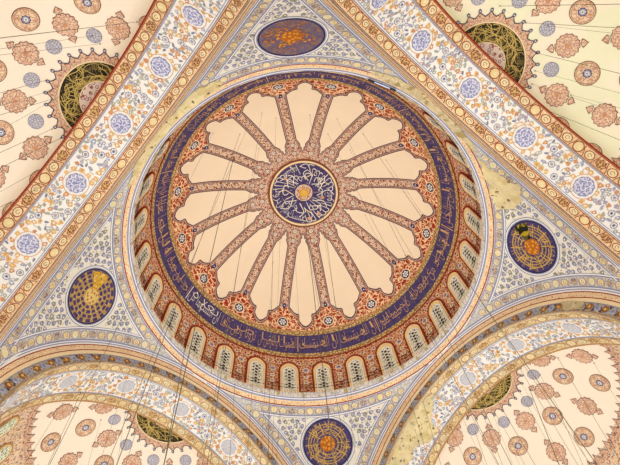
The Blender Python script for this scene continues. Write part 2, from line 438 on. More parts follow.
# sixteen petals and sixteen ribs
RIB0 = 16.44
HALF = 11.25
PROFILE = [(3.76, 0.0), (3.84, .11), (3.98, .10), (4.10, .14), (4.17, .27), (4.28, .22), (4.42, .25), (4.56, .36), (4.66, .42), (4.80, .53)]
def rib_edge(r): return r * tan(radians(HALF)) - .43
for r in (5.5, 6.2, 7.0, 7.8, 8.5): PROFILE.append((r, rib_edge(r)))
PROFILE += [(8.98, 1.35), (9.08, 1.30), (9.17, 1.17), (9.27, 1.06), (9.36, .90), (9.41, .74), (9.42, .58), (9.48, .53), (9.62, .56), (9.79, .54), (9.87, .43), (9.97, .30), (10.03, .12), (10.06, 0.0)]
def prof(r):
    for (a, wa), (b, wb) in zip(PROFILE, PROFILE[1:]):
        if a <= r <= b: return wa + (wb - wa) * (r - a) / (b - a)
    return 0.0
def petal_pt(azc, r, w, h): return DOME.pt(dth(r), radians(azc) + w / r, h)
for k in range(16):
    azc = RIB0 + HALF + 22.5 * k
    m = MB(); mi = m.m(cream_panel); rows = []
    rs = []
    for (a, wa), (b, wb) in zip(PROFILE, PROFILE[1:]):
        n = 3 if b - a > .5 else 1
        rs += [a + (b - a) * i / n for i in range(n)]
    rs.append(PROFILE[-1][0])
    for r in rs:
        w = max(prof(r), .001)
        rows.append([m.vert(petal_pt(azc, r, w * (j / 4.0 - 1), .05), (w * (j / 4.0 - 1), r)) for j in range(9)])
    for i in range(len(rows) - 1):
        for j in range(8): m.face((rows[i][j], rows[i + 1][j], rows[i + 1][j + 1], rows[i][j + 1]), mi, True)
    p = m.build('petal_panel', None, petal_pt(azc, 7, 0, .05))
    tag(p, 'plain cream scalloped petal panel of the main dome, pointing at ' + clock(azc), 'painted panel', 'cream petals of the main dome')
    m = MB()
    for off, wd, hh, mat in ((0.0, .065, .062, dark_line), (.075, .05, .056, pink_line), (.12, .035, .05, dark_line)):
        L_ = []
        for r in rs: L_.append((prof(r), r))
        loop = [(w, r) for w, r in L_] + [(-w, r) for w, r in L_[::-1][1:-1]]
        cxr = 7.0
        mp = lambda x, y, h, azc=azc: petal_pt(azc, y, x, h)
        pts = []
        n = len(loop)
        for i in range(n):                              # offset the outline outwards
            a, b = loop[i - 1], loop[(i + 1) % n]
            dx, dy = b[0] - a[0], b[1] - a[1]; l = sqrt(dx * dx + dy * dy) or 1
            pts.append((loop[i][0] + dy / l * off, loop[i][1] - dx / l * off))
        m.stroke(mp, pts, wd, hh, mat, closed=True)
    m.build('outline', p)
for k in range(16):
    az = RIB0 + 22.5 * k
    root = empty('dome_rib', dome_rz(az, 7))
    tag(root, 'red and cream arabesque rib between two cream petals, pointing at ' + clock(az), 'dome rib', 'arabesque ribs of the main dome')
    def sect(r0, r1, mat, n):
        m = MB(); m.grid(lambda t, a: DOME.pt(t, a, .02), dth(r0), dth(r1), n, radians(az - HALF), radians(az + HALF), 8, mat)
        m.uv = [(0, 0)] * len(m.uv)
        for i, q in enumerate(m.v):
            r = sqrt(q[0] ** 2 + q[1] ** 2); a = atan2(q[1], q[0]) - radians(az); a = (a + pi) % (2 * pi) - pi
            m.uv[i] = (a * r + 13.1 * k, asin(min(1, r / DOME_R)) * DOME_R)
        return m
    sect(3.05, 9.08, rib_paint, 14).build('shaft', root)
    sect(9.08, 10.26, bracket_paint, 5).build('bracket', root)
    mp = DOME.local(dth(9.88), radians(az))
    m = MB(); m.disc(mp, 0, 0, .46, .045, cream_line, n=20); m.disc(mp, 0, 0, .38, .055, navy_dark, n=20)
    for q in range(6): m.disc(mp, .2 * cos(q * pi / 3), .2 * sin(q * pi / 3), .085, .065, white_script, n=8)
    m.disc(mp, 0, 0, .1, .07, pale_blue, n=8)
    tag(m.build('rosette', root), 'navy and white rosette')
    mp = DOME.local(dth(8.98), radians(az)); m = MB(); m.disc(mp, 0, 0, .16, .05, navy_dark, ry=.24, n=10); m.disc(mp, 0, 0, .07, .06, pale_blue, n=8)
    m.build('jewel', root)
    for r in (3.55, 4.35):
        mp = DOME.local(dth(r), radians(az)); m = MB(); m.disc(mp, 0, 0, .23, .045, dark_line, n=12); m.disc(mp, 0, 0, .185, .05, cream_line, n=12); m.disc(mp, 0, 0, .11, .055, lilac_motif, n=8); m.disc(mp, 0, 0, .05, .06, white_paint, n=6)
        m.build('small_rosette', root)
    if True:                                            # alternating little flowers up the shaft
        m = MB()
        for q in range(12):
            mp = DOME.local(dth(4.95 + .32 * q), radians(az))
            s = .16 if q % 2 else -.16
            m.disc(mp, s, 0, .07, .04, red_line if q % 2 else brown_line, n=7); m.disc(mp, -s, .1, .06, .04, dark_line if q % 3 == 0 else cream_line, n=7)
            m.stroke(mp, [(-s * 1.4, -.16), (0, 0), (s * 1.4, .16)], .045, .035, cream_line)
        m.build('blossoms', root)

# central medallion
med = empty('central_medallion', DOME.pt(0, 0))
tag(med, 'round navy medallion of white script at the crown of the main dome', 'medallion')
mp0 = DOME.local(0.0, radians(90))
MX, MY = .10, .12                                       # the medallion sits a little off the axis
mpc = lambda x, y, h: DOME.pt(sqrt((x + MX) ** 2 + (y + MY) ** 2) / DOME_R, atan2(y + MY, x + MX), h)
m = MB(); m.ring(mpc, 0, 0, 2.94, 3.08, .09, brown_line, 64, skirt=True); m.ring(mpc, 0, 0, 2.80, 2.95, .10, cream_line, 64); m.ring(mpc, 0, 0, 2.76, 2.81, .095, line_ochre, 64)
m.build('rim', med)
m = MB()
for q in range(5): m.ring(mpc, 0, 0, .70 + .416 * q, .70 + .416 * (q + 1), .06, navy, 64)
m.build('field', med)
m = MB()
r_ = random.Random(4)
for row, (nw, ra, rb, ph) in enumerate(((11, 2.70, 1.72, 0), (8, 1.86, .86, 17))):
    st = 360.0 / nw
    for k in range(nw):
        az0 = 80 + st * k + ph
        def fn(u, v, az0=az0, st=st, ra=ra, rb=rb):
            r = ra + (rb - ra) * v; q = radians(az0 + st * (.52 - 1.04 * u) + 5 * v); return mpc(r * cos(q), r * sin(q), .085 + .004 * row)
        letter(m, ALLAH if (k + row) % 4 == 0 else PHRASES[(k * 2 + row * 5) % len(PHRASES)], fn, white_script)
for k in range(16):                                     # long sweeping strokes
    q = 2 * pi * k / 16 + r_.uniform(-.1, .1); s = r_.choice((-1, 1)); r0, r1 = r_.uniform(.9, 1.5), r_.uniform(2.0, 2.65)
    pts = []
    for i in range(9):
        t = i / 8; r = r0 + (r1 - r0) * t; aa = q + s * .35 * sin(t * 2.6); pts.append((r * cos(aa), r * sin(aa)))
    m.stroke(mpc, pts, .065, .088, white_script if k % 4 else cream_line)
tag(m.build('lettering', med), 'white Arabic lettering')
m = MB()
for a, r in ((-135, 2.05), (20, 1.7), (85, 2.35), (60, 2.3)): m.disc(mpc, r * cos(radians(a)), r * sin(radians(a)), .14, .1, orange_b, n=10)
tag(m.build('red_dot', med), 'scattered red dots', kind='stuff')
m = MB(); m.ring(mpc, 0, 0, .36, .74, .10, rib_paint, 32, skirt=True); m.ring(mpc, 0, 0, .68, .74, .105, cream_line, 32); m.build('inner_ring', med)
m = MB()
rows = 5; mi = m.m(boss_gold); prev = None
for i in range(rows + 1):                               # a gilt half ball
    t = (pi / 2) * i / rows; row = [m.vert(mpc(.40 * cos(t) * cos(a * 2 * pi / 16), .40 * cos(t) * sin(a * 2 * pi / 16), .10 + .22 * sin(t)), (a / 3, i / 3)) for a in range(16)]
    if prev:
        for a in range(16): m.face((prev[a], prev[(a + 1) % 16], row[(a + 1) % 16], row[a]), mi, True)
    prev = row
tag(m.build('boss', med), 'gilt boss')

# 28 windows round the foot of the dome
WIN0 = -0.28
for k in range(28):
    az = WIN0 + 360.0 / 28 * k
    th_mid = acos((1.55 - DOME_C.z) / DOME_R)
    mp = DOME.local(th_mid, radians(az))
    def arch_shape(w, top, bot, n=10, point=.10):
        pts = [(w, bot)]
        for i in range(n + 1):
            t = pi * i / n
            pts.append((w * cos(t), top - w + w * sin(t) * (1 + point * sin(t) ** 6)))
        pts.append((-w, bot)); return pts
    root = empty('window_%d' % (k + 1), mp(0, -1.3, 0))
    tag(root, 'round-headed lattice window at foot of the main dome, at ' + clock(az), 'window', 'windows round the foot of the dome', 'structure')
    bot = -1.62
    m = MB(); m.poly(mp, arch_shape(.84, 1.80, bot), .07, red_line, (0, 0), skirt=True); tag(m.build('frame', root), 'dark red frame')
    m = MB(); m.poly(mp, arch_shape(.71, 1.60, bot), .10, cream_frame, (0, 0), skirt=True); tag(m.build('surround', root), 'cream surround')
    m = MB(); m.poly(mp, arch_shape(.54, 1.22, bot), .115, glass, (0, -.2)); 
    for sx in (-.24, .24):
        for q in range(7): m.disc(mp, sx, -1.13 + .34 * q, .095, .125, dark_line, n=6)
    for q in range(7): m.disc(mp, 0, -1.3 + .34 * q, .125, .127, rail_metal, n=6)
    m.stroke(mp, arch_shape(.51, 1.18, bot), .05, .125, white_paint)
    m.build('glass', root)
# little rosettes between the windows
wf = MB()
for k in range(28):
    az = WIN0 + 360.0 / 28 * (k + .5)
    mp = DOME.local(acos((2.55 - DOME_C.z) / DOME_R), radians(az))
    m = wf; m.disc(mp, 0, 0, .27, .03, cream_line, n=14, lobes=7, amp=.12); m.disc(mp, 0, 0, .19, .04, lilac_motif, n=10); m.disc(mp, 0, 0, .07, .05, red_line, n=6)
    for s in (-1, 1): m.disc(mp, .95 * s * .52, .72, .15, .03, cream_line, n=10); m.disc(mp, .95 * s * .52, .72, .09, .04, navy_dark, n=8)
    m.disc(mp, 0, -.75, .2, .03, cream_line, n=10, lobes=5, amp=.15); m.disc(mp, 0, -.75, .1, .04, lilac_motif, n=8)
    m.disc(mp, 0, -1.35, .22, .03, cream_line, n=10, lobes=5, amp=.15); m.disc(mp, 0, -1.35, .12, .04, lilac_motif, n=8)
tag(wf.build('flower_painting', ceiling), 'small painted flowers between the dome windows', kind='stuff')

# cornice ledge at the foot of the dome
m = MB()
def corn(a, s):                                         # section of the ledge: dome foot > lip > pendentive sphere
    pts = [(11.76, .02), (11.69, .02), (11.665, -.06), (11.72, -.56), (11.85, -.66)]
    x = s * (len(pts) - 1); i = min(int(x), len(pts) - 2); f = x - i
    r = pts[i][0] + (pts[i + 1][0] - pts[i][0]) * f; z = pts[i][1] + (pts[i + 1][1] - pts[i][1]) * f
    return Vector((r * cos(a), r * sin(a), z))
m.grid(corn, 0, A2, 144, 0, .5, 2, plaster, uvs=(11.7, 1)); m.grid(corn, 0, A2, 144, .5, 1, 2, ledge_paint, uvs=(11.7, 1.2))
trim = m.build('trim_1'); tag(trim, 'pale lettered ledge ringing the foot of the main dome', 'ledge', kind='structure')
m = MB(); m.grid(lambda a, s: corn(a, .80 + s * .1) - .012 * Vector((cos(a), sin(a), 0)), 0, A2, 144, 0, 1, 1, line_slate)
def strip(m, r0, r1, h, mat, n=160): m.grid(lambda a, r: PEND.pt(asin(r / PEND_R), a, h), 0, A2, n, r0, r1, 1, mat, uvs=(12, 1))
strip(m, 11.74, 11.80, .02, line_slate); strip(m, 11.80, 11.84, .022, white_paint); strip(m, 11.84, 11.93, .022, line_slate); strip(m, 11.93, 11.965, .02, cream_line)
tag(m.build('blue_line', trim), 'blue painted line')
m = MB(); strip(m, 11.96, 12.16, .02, orange_strip); strip(m, 12.16, 12.215, .022, red_line); strip(m, 12.215, 12.25, .02, white_paint)
tag(m.build('orange_line', trim), 'orange and red painted line')

# railing on the ledge
root = empty('ledge_railing', (0, 11.6, 0)); tag(root, 'thin dark iron railing along the ledge below the dome windows', 'railing')
for z in (.42, .78):
    m = MB(); r = 11.62
    m.grid(lambda a, t: Vector(((r + .018 * cos(t)) * cos(a), (r + .018 * cos(t)) * sin(a), z + .018 * sin(t))), 0, A2, 112, 0, 2 * pi, 5, rail_metal); m.build('rail', root)
for k in range(28):
    a = radians(WIN0 + 360 / 28 * (k + .5)); m = MB(); m.tube(Vector((11.66 * cos(a), 11.66 * sin(a), .0)), Vector((11.62 * cos(a), 11.62 * sin(a), .8)), .02, rail_metal, 5); m.build('post', root)

# lamp bar clamped on the ledge
c0 = PEND.pt(asin(11.86 / PEND_R), radians(-63.4), .22)
tx = Vector((sin(radians(63.4)), cos(radians(63.4)), 0)); rx = Vector((cos(radians(-63.4)), sin(radians(-63.4)), 0))
root = empty('lamp_bar', c0); tag(root, 'slim black lamp bar with bluish glass fixed to the ledge of the main dome', 'lamp')
m = MB(); m.box(c0, (tx * .82, rx * .05, Z * .045), lamp_body); m.build('housing', root)
for s in (-1, 1):
    m = MB(); m.box(c0 + tx * .74 * s - Z * .02 , (tx * .16, rx * .065, Z * .06), lamp_body); m.build('end_cap', root)
m = MB(); m.box(c0 - Z * .055 - rx * .01, (tx * .5, rx * .035, Z * .02), lamp_glass); m.build('lamp_glass', root)
m = MB(); m.tube(c0, c0 + Z * .35 + rx * .1, .03, lamp_body); m.build('bracket', root)

# ================================================================== PENDENTIVES
PDIR = {'top': -90, 'right': 0, 'bottom': 90, 'left': 180}
def dmax(Pt): return max(Pt.dot(n) for n in SIDES.values())
def wrap(a): return (a + 180) % 360 - 180
def chain(m, mp, L0, L1, width, pitch, ring_mat, fills, flower, sep_mat, h, keep=None, start=0):
    """a row of roundels along x, y across; separators between them"""
    n = int((L1 - L0) / pitch); 
    for i in range(n + 1):
        x = L0 + pitch * (i + .5)
        if x > L1: break
        if keep and not keep(x): continue
        kind = (i + start) % 4
        big = kind == 1
        rx, ry = (pitch * (.42 if big else .40), width * (.47 if big else .38))
        if kind == 3:
            m.disc(mp, x, 0, rx * 1.05, h, ring_mat, ry=width * .37, n=14, lobes=7, amp=.12); m.disc(mp, x, 0, rx * .85, h + .01, flower, ry=width * .30, n=12, uvo=(x * 3, 0))
            for q in range(5): m.disc(mp, x + rx * .5 * cos(q * 1.257), width * .18 * sin(q * 1.257), rx * .17, h + .02, ring_mat, n=6)
        else:
            m.disc(mp, x, 0, rx, h, ring_mat, ry=ry, n=14); m.disc(mp, x, 0, rx * .80, h + .01, fills[kind % len(fills)], ry=ry * .83, n=12, uvo=(x, 0))
            if big: m.disc(mp, x, 0, rx * .3, h + .02, fills[(kind + 1) % len(fills)], ry=ry * .3, n=8)
            if not big: m.stroke(mp, [(x + rx * .38 * cos(t), ry * .4 * sin(t)) for t in (0, 1, 2, 3, 4, 5)], .03, h + .02, sep_mat)
        xs = x + pitch * .5
        if xs < L1 and (not keep or keep(xs)):
            s = 1 if i % 2 else -1
            m.stroke(mp, [(xs + s * pitch * .13 * sin(t * pi * .5) , width * .46 * t) for t in (-1, -.6, -.25, 0, .25, .6, 1)], .06, h, sep_mat)
            m.stroke(mp, [(xs - s * pitch * .05 + s * pitch * .13 * sin(t * pi * .5) , width * .46 * t) for t in (-1, -.5, 0, .5, 1)], .03, h + .005, fills[0])

ROUND = {
 'top': ('oval navy roundel with a glowing orange centre and worn script, pendentive at top', orange_disc, 'top'),
 'right': ('navy roundel with orange gilt centre and blackened corner, pendentive at right', orange_disc, 'right'),
 'bottom': ('navy roundel with clear gold script and orange centre, crossed by cables, at bottom', orange_disc, 'bottom'),
 'left': ('navy roundel with gold grid script and bright yellow painted glint, at left', tan_disc, 'left')}
for side, A in PDIR.items():
    n1, n2 = sorted(SIDES.values(), key=lambda n: -n.dot(Vector((cos(radians(A)), sin(radians(A)), 0))))[:2]
    m = MB()
    def rmax(a, A=A): return min(17.1, 12.30 / cos(radians(45 - abs(degrees(a) - A))))
    m.grid(lambda a, r: PEND.pt(asin(r / PEND_R), a), radians(A - 45), radians(A + 45), 60, 11.84, rmax, 40, pend_white)
    pend = m.build('pendentive'); tag(pend, 'curved white triangle with grey-blue flowers under the dome, at ' + side + ' of the photo', 'pendentive', kind='structure')
    # border along the ring
    az_l = 22.0
    b = MB()
    mpr = lambda x, y, h, A=A: PEND.pt(asin((12.46 + y) / PEND_R), radians(A) + x / 12.46, h)
    Lr = radians(az_l) * 12.46
    b.grid(lambda x, y: mpr(x, y, .015), -Lr - 1.6, Lr + 1.6, 40, -.21, .21, 2, chain_blue)
    for y, w, mt in ((-.20, .05, line_slate), (.20, .06, line_slate), (.265, .05, white_paint), (.30, .03, line_slate)):
        ll = Lr + (.0 if y > .15 else 1.6)
        b.stroke(mpr, [(-ll + 2 * ll * i / 50, y) for i in range(51)], w, .03, mt)
    chain(b, mpr, -Lr - .3, Lr + .3, .40, .66, line_slate, [disc_cream, disc_yellow, disc_pale], disc_flower, line_ochre, .035)
    tag(b.build('ring_border', pend), 'grey-blue border of cream roundels along the ring')
    # borders along the two arches
    for n in (n1, n2):
        b = MB(); rd = lambda d: sqrt(PEND_R ** 2 - d * d)
        sgn = 1 if Vector((-n.y, n.x, 0)).dot(Vector((cos(radians(A)), sin(radians(A)), 0))) > 0 else -1
        mpa = lambda x, y, h, n=n, s=sgn: on_circle(n, 11.93 + y, rd(11.93 + y) - h, s * x / 12.2)
        def lo(x):
            for i in range(30):
                d = 11.66 + .6 * i / 29
                q = mpa(x, d - 11.93, 0)
                if sqrt(q.x ** 2 + q.y ** 2) > 12.25: return d - 11.93
            return None
        b.grid(lambda x, y: mpa(x, y, .018), .8, 17.5, 80, lo, .25, 3, chain_blue)
        ok = lambda x: lo(x) is not None and lo(x) < -.2
        for y, w, mt in ((.205, .07, line_slate), (.265, .035, white_paint), (.305, .05, line_slate)):
            pts = [(.6 + 17 * i / 90, y) for i in range(91)]
            pts = [q for q in pts if (lambda P_: sqrt(P_.x ** 2 + P_.y ** 2))(mpa(q[0], q[1], 0)) > 12.2]
            b.stroke(mpa, pts, w, .032, mt)
        for y, w, mt in ((-.27, .06, line_slate), (-.325, .05, white_paint), (-.36, .03, line_slate)):
            pts = [(1 + 17 * i / 90, y) for i in range(91)]
            pts = [q for q in pts if (lambda P_: sqrt(P_.x ** 2 + P_.y ** 2))(mpa(q[0], q[1], 0)) > 12.68]
            b.stroke(mpa, pts, w, .032, mt)
        b2 = lambda x, y, h: mpa(x, y - .03, h)
        chain(b, b2, 1.2, 17.3, .44, .66, line_slate, [disc_cream, disc_pale, disc_yellow], disc_flower, line_ochre, .04, keep=ok)
        tag(b.build('arch_border', pend), 'grey-blue border of cream roundels along the arch')
    # scattered flowers
    th0 = asin(13.95 / PEND_R); mpl = PEND.local(th0, radians(A)); f = MB(); ox = {'left': .33, 'bottom': -.14, 'right': -.1, 'top': -.1}[side]; r_ = random.Random(20 + A)
    y = 3.0; row = 0
    while y > -8.2:
        x = -6.4 + (.225 if row % 2 else 0)
        while x < 6.4:
            X, Y = x + r_.uniform(-.06, .06), y + r_.uniform(-.06, .06)
            q = mpl(X, Y); rho = sqrt(q.x ** 2 + q.y ** 2)
            if dmax(q) < 11.58 and rho > 12.80 and sqrt((X - ox) ** 2 + Y * Y) > 2.16:
                c = r_.choice([lilac_motif, lilac_motif, blue_b, olive_motif]); a = r_.uniform(0, 6.28)
                f.disc(mpl, X, Y, .18, .015, c, ry=.145, n=9, lobes=3, amp=.12, rot=a)
                f.disc(mpl, X + .04 * cos(a), Y + .04 * sin(a), .06, .025, pend_white if r_.random() < .4 else pale_blue, n=6)
                f.stroke(mpl, [(X + .15 * cos(a + 2), Y + .15 * sin(a + 2)), (X + .27 * cos(a + 2.5), Y + .27 * sin(a + 2.5)), (X + .33 * cos(a + 3.1), Y + .33 * sin(a + 3.1))], .045, .012, stem_tan)
                f.disc(mpl, X + .26 * cos(a + 1.2), Y + .26 * sin(a + 1.2), .09, .013, r_.choice([stem_tan, olive_motif, lilac_motif]), ry=.05, n=6, rot=a)
            x += .45
        y -= .40; row += 1
    tag(f.build('flower_painting', pend, None), 'scattered grey-blue flowers and tan stems', kind='stuff')
    # roundel
    label, cmat, _ = ROUND[side]
    mpl = PEND.local(th0, radians(A) - ox / 13.95)
    ks = 1.11 if side == 'top' else 1.06
    mpl = (lambda f, ks: (lambda x, y, h=0.0: f(x * ks, y * ks, h)))(mpl, ks)
    root = empty('calligraphy_roundel', mpl(0, 0)); tag(root, label, 'roundel', 'roundels in the four pendentives')
    m = MB(); m.ring(mpl, 0, 0, 1.66, 1.80, .03, white_paint, 56); m.ring(mpl, 0, 0, 1.80, 1.85, .035, line_slate, 56); m.ring(mpl, 0, 0, 1.70, 1.73, .035, blue_line, 56); m.ring(mpl, 0, 0, 1.58, 1.68, .05, navy_dark, 56, skirt=True); m.build('rim', root)
    m = MB(); fm = {'top': navy_worn, 'left': bronze_field}.get(side, navy)
    m.ring(mpl, 0, 0, .4, 1.0, .04, fm, 48); m.ring(mpl, 0, 0, 1.0, 1.6, .04, fm, 48); m.build('field', root)
    if side == 'left':                                  # navy cells of the gold grid
        m = MB(); mi = m.m(navy)
        for r0, r1, ncell in ((.58, .76, 12), (.84, 1.04, 16), (1.12, 1.30, 20), (1.36, 1.56, 18)):
            for k in range(ncell):
                w_ = r_.choice((.62, .74, .5)); a0 = 2 * pi * (k + .5 - w_ / 2) / ncell; a1 = 2 * pi * (k + .5 + w_ / 2) / ncell
                ids = [m.vert(mpl(r * cos(t), r * sin(t), .052), (r * cos(t), r * sin(t))) for r, t in ((r0, a0), (r0, (a0 + a1) / 2), (r0, a1), (r1, a1), (r1, (a0 + a1) / 2), (r1, a0))]
                m.face(tuple(ids), mi)
        tag(m.build('navy_grid', root), 'navy cells between the gold script', kind='stuff')
    m = MB(); m.disc(mpl, 0, 0, .52, .055, cmat, n=24); tag(m.build('inner_disc', root), 'orange centre' if cmat is orange_disc else 'tan centre')
    m = MB(); worn = side == 'top'
    sm = orange_disc if side == 'top' else gold_script
    polar = lambda r, a, h: mpl(r * cos(a), r * sin(a), h)
    nn = 10
    for k in range(nn):
        a0 = 2 * pi * k / nn
        for r0, r1, ph in ((.98, 1.55, 0), (.56, .94, .3)):
            if (worn and r_.random() < .35) or side == 'left': continue
            wd = PHRASES[(k * 2 + (3 if ph else 0)) % len(PHRASES)]
            fn = lambda u, v, a0=a0 + ph, r0=r0, r1=r1: polar(r1 - (r1 - r0) * v if False else r0 + (r1 - r0) * v, a0 + (2 * pi / nn) * (.46 - .92 * u), .06)
            letter(m, wd, fn, sm)
        if side in ('right', 'bottom'):
            m.stroke(mpl, [(r * cos(a0), r * sin(a0)) for r in (.6, 1.0, 1.48)], .05, .058, sm)
            for r in (.72, 1.12): m.stroke(mpl, [(r * cos(a0 + t), r * sin(a0 + t)) for t in (.05, .2, .35, .5)], .045, .057, sm)
    for r in ((.94, 1.30) if side in ('right', 'bottom') else ()):
        m.stroke(mpl, [(r * cos(t * pi / 20), r * sin(t * pi / 20)) for t in range(40)], .05, .058, sm, closed=True)
    if side == 'right':
        m.stroke(mpl, [(1.28 * cos(t * pi / 20), 1.28 * sin(t * pi / 20)) for t in range(40)], .04, .058, sm, closed=True)
    if side in ('right', 'bottom'):
        for k in range(36):
            r = r_.uniform(.62, 1.42); q = r_.uniform(0, 6.28); aa = r_.uniform(0, 6.28); bend = r_.uniform(-2.5, 2.5)
            pts = []; px, py = r * cos(q), r * sin(q)
            for i in range(6):
                pts.append((px, py)); px += .1 * cos(aa + bend * i / 5); py += .1 * sin(aa + bend * i / 5)
            if all(.58 < sqrt(x * x + y * y) < 1.54 for x, y in pts): m.stroke(mpl, pts, .05, .057, sm)
    if side == 'left': m.stroke(mpl, [(.8 * cos(t * pi / 20), .8 * sin(t * pi / 20)) for t in range(40)], .04, .058, sm, closed=True)
    tag(m.build('lettering', root), 'worn orange script' if worn else 'gold Arabic script')
    if side == 'top':
        m = MB(); 
        for q in range(46):
            a = r_.uniform(0, 6.28); r = .5 + abs(r_.gauss(0, .32))
            if r < 1.45: m.disc(mpl, r * cos(a) * 1.05, r * sin(a), r_.uniform(.04, .11), .064, orange_disc, n=6)
        tag(m.build('orange_flaking', root), 'flakes of orange gilding', kind='stuff')
    if side == 'left':
        m = MB(); a0, a1 = radians(112), radians(158)
        pts = [(.45 * cos(a0), .45 * sin(a0))] + [(1.5 * cos(a0 + (a1 - a0) * i / 6), 1.5 * sin(a0 + (a1 - a0) * i / 6)) for i in range(7)] + [(.45 * cos(a1), .45 * sin(a1))]
        m.poly(mpl, pts, .07, glint_gilt); tag(m.build('glint_wedge', root), 'bright yellow painted glint')  # a reflection laid on as a yellow wedge
    if side == 'right':
        m = MB(); a0, a1 = radians(15), radians(56)
        pts = [(.5 * cos(a0), .5 * sin(a0))] + [(1.52 * cos(a0 + (a1 - a0) * i / 6), 1.52 * sin(a0 + (a1 - a0) * i / 6)) for i in range(7)] + [(.5 * cos(a1), .5 * sin(a1))]
        m.poly(mpl, pts, .07, P('blackened gilding', (92, 84, 34), [('noise', 3.0, .5, (190, 160, 40)), ('noise', 2.0, .6, (30, 32, 20))], wear=.2)); tag(m.build('blackened_patch', root), 'blackened yellow patch')

# ================================================================== ARCHES
def in_view(Pt, n, margin=0.0):
    """does the photograph look past the arch at this point of its half dome?"""
    d0, d1 = CAM.dot(n), Pt.dot(n)
    if d1 < SOF_E: return False
    t = (SOF_E - d0) / (d1 - d0); q = CAM + (Pt - CAM) * t
    e = Vector((-n.y, n.x, 0)); 
    if sqrt(q.dot(e) ** 2 + (q.z - ARCH_Z) ** 2) > SOF_R - .1: return False
    x, y = project(Pt)
    return -margin < x < 620 + margin and -margin < y < 465 + margin

